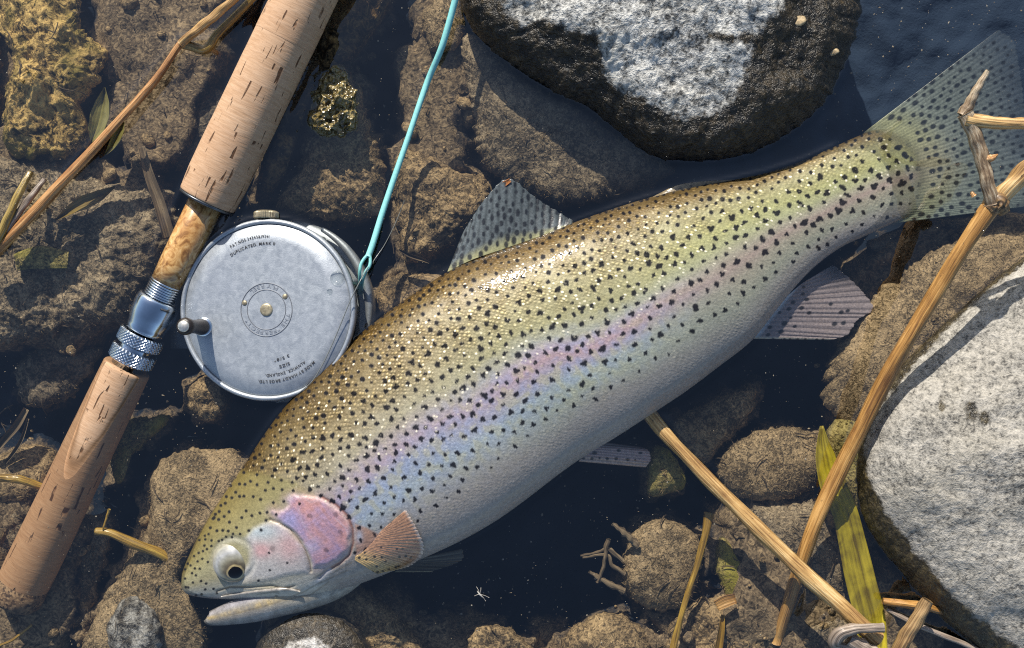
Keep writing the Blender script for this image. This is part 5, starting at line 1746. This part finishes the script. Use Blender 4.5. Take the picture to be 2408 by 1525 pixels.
def strip(name, pts, wid, mat, label, cat, group=None, thick=.9, n=60, curl=.2, fold=0.0):
    """flat leaf or bark strip with real thickness, wid in picture units across"""
    c = cr(pts, n)
    d = np.gradient(c[:, :2], axis=0)
    d /= np.linalg.norm(d, axis=1)[:, None] + 1e-9
    nn = np.stack([-d[:, 1], d[:, 0]], -1)
    w = np.interp(np.linspace(0, 1, n), np.linspace(0, 1, len(wid)), wid)
    s = np.linspace(-1, 1, 15)
    X = c[:, 0, None] + nn[:, 0, None] * s * w[:, None] / 2
    Y = c[:, 1, None] + nn[:, 1, None] * s * w[:, None] / 2
    Z = (c[:, 2, None] + curl * (s ** 2)[None] * np.ones((n, 1)) - fold * np.exp(-(s / .15) ** 2)[None]) * CM
    Z = Z + .02 * CM * np.sin(s * 14)[None]
    V1, V2 = Pn(X, Y, Z).reshape(-1, 3), Pn(X, Y, Z - thick * .1 * CM).reshape(-1, 3)
    n1 = n * 15
    Fa = grid_faces(n, 15)
    rim = [i * 15 for i in range(n)] + [(n - 1) * 15 + j for j in range(1, 15)] + [i * 15 + 14 for i in range(n - 2, -1, -1)] + [j for j in range(13, 0, -1)]
    F = np.concatenate([Fa, Fa[:, ::-1] + n1, np.array([(rim[k_], rim[k_] + n1, rim[(k_ + 1) % len(rim)] + n1, rim[(k_ + 1) % len(rim)]) for k_ in range(len(rim))])])
    L = np.concatenate([[0], np.cumsum(np.linalg.norm(np.diff(c[:, :2], axis=0), axis=1))]) * PXM
    uv = np.stack([s[None] * w.mean() * PXM / 2 + 0 * X, L[:, None] + 0 * X], -1).reshape(-1, 2) + random.random() * 2
    return props(mesh(name, np.concatenate([V1, V2]), F, mat, uv=np.concatenate([uv, uv])), label, cat, group)


strip("yellow_leaf", [(1932, 1002, -.6), (1938, 1060, -.5), (1955, 1130, -.4), (1985, 1200, -.3), (2005, 1280, -.3), (2025, 1370, -.2), (2045, 1450, -.1), (2056, 1545, 0)], [8, 46, 62, 60, 64, 70, 72, 72, 64], LEAF_GREEN,
      "broad yellow-green blade beside the granite boulder, under both straws", "leaf", curl=.12, fold=.1)
strip("willow_leaf", [(246, 206, -.4), (240, 245, -.35), (230, 290, -.35), (214, 335, -.5)], [3, 32, 46, 40, 4], LEAF_DULL, "yellow-green willow leaf above the orange-brown stem", "leaf", "leaves in the water", fold=.08)
strip("willow_leaf", [(292, 285, -.6), (278, 315, -.6), (262, 345, -.7), (246, 366, -.9)], [2, 20, 24, 16, 3], LEAF_DULL, "smaller dull leaf half hidden beneath the orange-brown stem", "leaf", "leaves in the water", fold=.06)
strip("dead_leaf", [(270, 440, -.9), (230, 462, -.8), (180, 485, -.8), (130, 518, -.9)], [4, 26, 34, 22, 4], LEAF_BROWN, "curled brown leaf on the broad silty grey stone", "leaf", "leaves in the water")
strip("bark_strip", [(333, 345, -1.0), (350, 410, -.8), (375, 480, -.8), (398, 560, -1.0)], [16, 24, 28, 30], STRAW_SILT, "grey-brown bark strip beside the burl wood seat", "bark", "bark pieces in the water", thick=1.6)
strip("bark_strip", [(62, 962, -1.6), (40, 1000, -1.6), (10, 1035, -1.8), (-20, 1070, -2)], [14, 20, 18, 14], STRAW_SILT, "brown bark strip at the left edge, upper of two", "bark", "bark pieces in the water", thick=1.6)
strip("bark_strip", [(66, 985, -1.5), (52, 1030, -1.6), (35, 1060, -1.8), (12, 1090, -2.0)], [6, 8, 9, 6], STRAW_SILT, "thin brown bark strip at the left edge, lower of two", "bark", "bark pieces in the water", thick=1.4)
strip("bark_strip", [(938, 588, -.9), (965, 602, -.8), (990, 610, -.8), (1010, 618, -.9)], [4, 9, 9, 5], STRAW_SILT, "tiny tan bark sliver between teal loop and dorsal fin", "bark", "bark pieces in the water", thick=.8)
strip("leaf_scrap", [(1684, 1426, -.8), (1706, 1415, -.75), (1730, 1408, -.8)], [26, 30, 24], STRAW, "square tan leaf scrap on the brown stone at the bottom", "leaf", thick=.6, n=12, curl=.05)
strip("bark_strip", [(1700, 1446, -1.3), (1697, 1480, -1.2), (1688, 1540, -1.3)], [9, 17, 19], STRAW_YELLOW, "flat yellow strip below the square leaf scrap", "bark", "bark pieces in the water")
strip("algae_patch", [(36, 618, -.75), (90, 606, -.7), (160, 612, -.8)], [40, 56, 40], SILT_OLIVE, "yellow-green algae patch on the broad silty grey stone", "algae", curl=-.1, thick=2)
# red dried petal on the dorsal fin tip
strip("seed_husk", [(1166, 446, .15), (1184, 434, .35), (1200, 424, .45)], [5, 13, 9], simple("rust_husk", (.42, .17, .05), .3, 0, 300, .3, None, None, .6), "rust-brown seed husk at the tip of the dorsal fin", "seed", n=16, curl=.05)
# small dead insect on the water
bug = empty("water_insect", P(1128, 1398, 0), "tiny pale insect on the dark water below the pectoral fin", "insect")
pale = simple("pale_chitin", (.42, .40, .36), .5)
V, F, uv = tube(path([(1122, 1390, .08), (1128, 1398, .1), (1136, 1406, .08)], 10), np.array([1.2, 2.2, 1.0]) * PXM, 8)
mesh("body", V, F, pale, bug, uv=uv)
for (x, y) in ((1120, 1380), (1142, 1414), (1116, 1402), (1150, 1406), (1131, 1382)):
    stem("leg", [(1128, 1398, .1), ((1128 + x) / 2 + 1, (1398 + y) / 2 - 1, .14), (x, y, .03)], .5, pale, None, None, parent=bug, n=6, seg=5, wob=0)


# ------------------------------------------------------------------ drifting specks, grit and silt crumbs
def specks(name, n, zr, size, mat, region=None):
    P0 = []
    c = 0
    while len(P0) < n:
        x, y = random.uniform(-40, 2448), random.uniform(-40, 1565)
        if mnoise.noise(Vector((x * .006, y * .006, 3.3))) < random.uniform(-.6, .35):
            continue
        P0.append((x, y, random.uniform(*zr)))
    P0 = np.array(P0)
    C = Pn(P0[:, 0], P0[:, 1], P0[:, 2] * CM)
    s = rng.uniform(*size, n) * rng.choice([.6, .8, 1, 1.5], n) * PXM
    a = rng.uniform(0, 6.28, n)
    el = rng.uniform(.35, 1, n)
    dx = np.stack([np.cos(a), np.sin(a), 0 * a], -1) * s[:, None]
    dy = np.stack([-np.sin(a), np.cos(a), 0 * a], -1) * (s * el)[:, None]
    dz = np.stack([0 * a, 0 * a, s * .5], -1)
    V = np.stack([C + dx, C + dy, C - dx, C - dy, C + dz, C - dz], 1).reshape(-1, 3)
    b_ = (np.arange(n) * 6)[:, None, None]
    T = np.array([(0, 1, 4), (1, 2, 4), (2, 3, 4), (3, 0, 4), (1, 0, 5), (2, 1, 5), (3, 2, 5), (0, 3, 5)])[None]
    o = mesh(name, V, (T + b_).reshape(-1, 3), mat, smooth=False)
    return props(o, kind="stuff")


def speck_mat():
    t = NT("drift_speck")
    c = t.ramp(t.noise(t.pos(), 700, 1), (.35, (.20, .14, .08)), (.5, (.40, .33, .23)), (.65, (.50, .47, .42)))
    t.P(Base_Color=c, Roughness=.6)
    return t.m


SPK = speck_mat()
specks("floating_specks", 2400, (-2.2, -.1), (.8, 1.6), SPK)
specks("settled_grit", 2600, (-6.2, -3.6), (1.2, 3.2), SPK)

# ------------------------------------------------------------------ the water sheet, drawn up a little where things break through it
wxs, wys = axis_samples(.30, 4, 360), axis_samples(.20, 4, 250)
WX, WY = np.meshgrid(wxs, wys, indexing='ij')
wpx, wpy = (WX / PXM + 1204).ravel(), (-WY / PXM + 762.5).ravel()
near = (np.abs(WX.ravel()) < .31) & (np.abs(WY.ravel()) < .21)
WZ = np.zeros(WX.size)
qx, qy = wpx[near], wpy[near]
fish_out = [tuple(p[:2]) for p in PR] + [tuple(p[2:]) for p in PR[::-1]]
dd = np.abs(sdist(qx, qy, fish_out)) + np.maximum(qx - 1960, 0) * .5 + np.maximum(qy - 1330, 0) * .5
for poly in (top_out, right_out):
    dd = np.minimum(dd, np.abs(sdist(qx, qy, [(p[0], p[1]) for p in cr(poly, 120, True)])))
dd = np.minimum(dd, np.abs(np.hypot(qx - 632, qy - 729) - 214))
dd = np.minimum(dd, np.abs(ldist(qx, qy, [(430, 600), (714, 0), (760, -100)]) - 66))
for ln, r_ in (([(0, 588), (200, 373), (432, 98)], 11), ([(1528, 978), (1750, 1212), (2050, 1495)], 17), ([(1850, 1430), (1925, 1215), (1960, 1140)], 17), ([(1008, 186), (898, 505)], 7), ([(428, 104), (494, 108), (610, -20)], 9)):
    dd = np.minimum(dd, np.abs(ldist(qx, qy, ln) - r_))
WN = np.stack([qx, qy, 0 * qx], -1) * .011
WZ[near] = .0010 * np.exp(-np.maximum(dd - 2, 0) / 6.0) + .00022 * nz(WN, 1.0, 2, 4)
water = mesh("water", np.stack([WX.ravel(), WY.ravel(), WZ], -1), grid_faces(len(wxs), len(wys)), WATER)
props(water, kind="structure")


# ------------------------------------------------------------------ gravel packed round the stones and loose plant fibres
def ico(sub):
    import bmesh
    bm = bmesh.new()
    bmesh.ops.create_icosphere(bm, subdivisions=sub, radius=1)
    V = np.array([v.co[:] for v in bm.verts])
    F = np.array([[v.index for v in f.verts] for f in bm.faces])
    bm.free()
    return V, F


IV, IF = ico(2)
ok = np.nonzero((skirt > .25) & (skirt < .9) & inner)[0]
GVs, GFs, o = [], [], 0
for k in range(420):
    i = ok[random.randrange(len(ok))]
    r = random.choice([.10, .14, .18, .25, .36]) * CM * random.uniform(.7, 1.2)
    v = IV * np.array([random.uniform(.8, 1.3), random.uniform(.7, 1.1), random.uniform(.5, .8)])
    v = v * (1 + .25 * np.array([mnoise.noise(Vector(x) * 1.7 + Vector((k, 0, 0))) for x in IV.tolist()]))[:, None]
    an = random.uniform(0, 6.28)
    v = v @ np.array([[math.cos(an), -math.sin(an), 0], [math.sin(an), math.cos(an), 0], [0, 0, 1]]).T
    GVs.append(v * r + BV[i] + np.array([random.uniform(-1, 1) * .002, random.uniform(-1, 1) * .002, r * .25]))
    GFs.append(IF + o)
    o += len(IV)
props(mesh("gravel", np.concatenate(GVs), np.concatenate(GFs), SILT), kind="stuff")

fb = []
spots_ = [(random.uniform(0, 430), random.uniform(20, 800)) for _ in range(60)] + [(random.uniform(1560, 2080), random.uniform(1000, 1520)) for _ in range(60)] + [(random.uniform(0, 620), random.uniform(950, 1520)) for _ in range(40)] + [(random.uniform(650, 1500), random.uniform(180, 640)) for _ in range(40)]
allv = np.concatenate([V_[0:0] for V_ in [BV]] + [made[i][1][4 * made[i][2][1]:made[i][2][0] * made[i][2][1]] for i in made] + [BV[inner][::3]])
ax_, ay_ = cp(allv)
for (x, y) in spots_:
    L = random.uniform(14, 48)
    a = random.uniform(0, 6.28)
    bend = random.uniform(-.6, .6)
    pts = []
    for t in (0, .33, .66, 1):
        px_, py_ = x + math.cos(a + bend * t) * L * t, y + math.sin(a + bend * t) * L * t
        d2 = (ax_ - px_) ** 2 + (ay_ - py_) ** 2
        near_ = d2 < 90
        z = allv[near_, 2].max() if near_.any() else allv[np.argmin(d2), 2]
        pts.append((px_, py_, min(z / CM + .12, -.05)))
    fb.append(tube(path(pts, 9), np.array([.9, 1.3, 1.1, .5]) * random.uniform(.7, 1.6) * PXM, 5))
V, F, uv = join(fb)
props(mesh("plant_fibres", V, F, STRAW_SILT, uv=uv), kind="stuff")
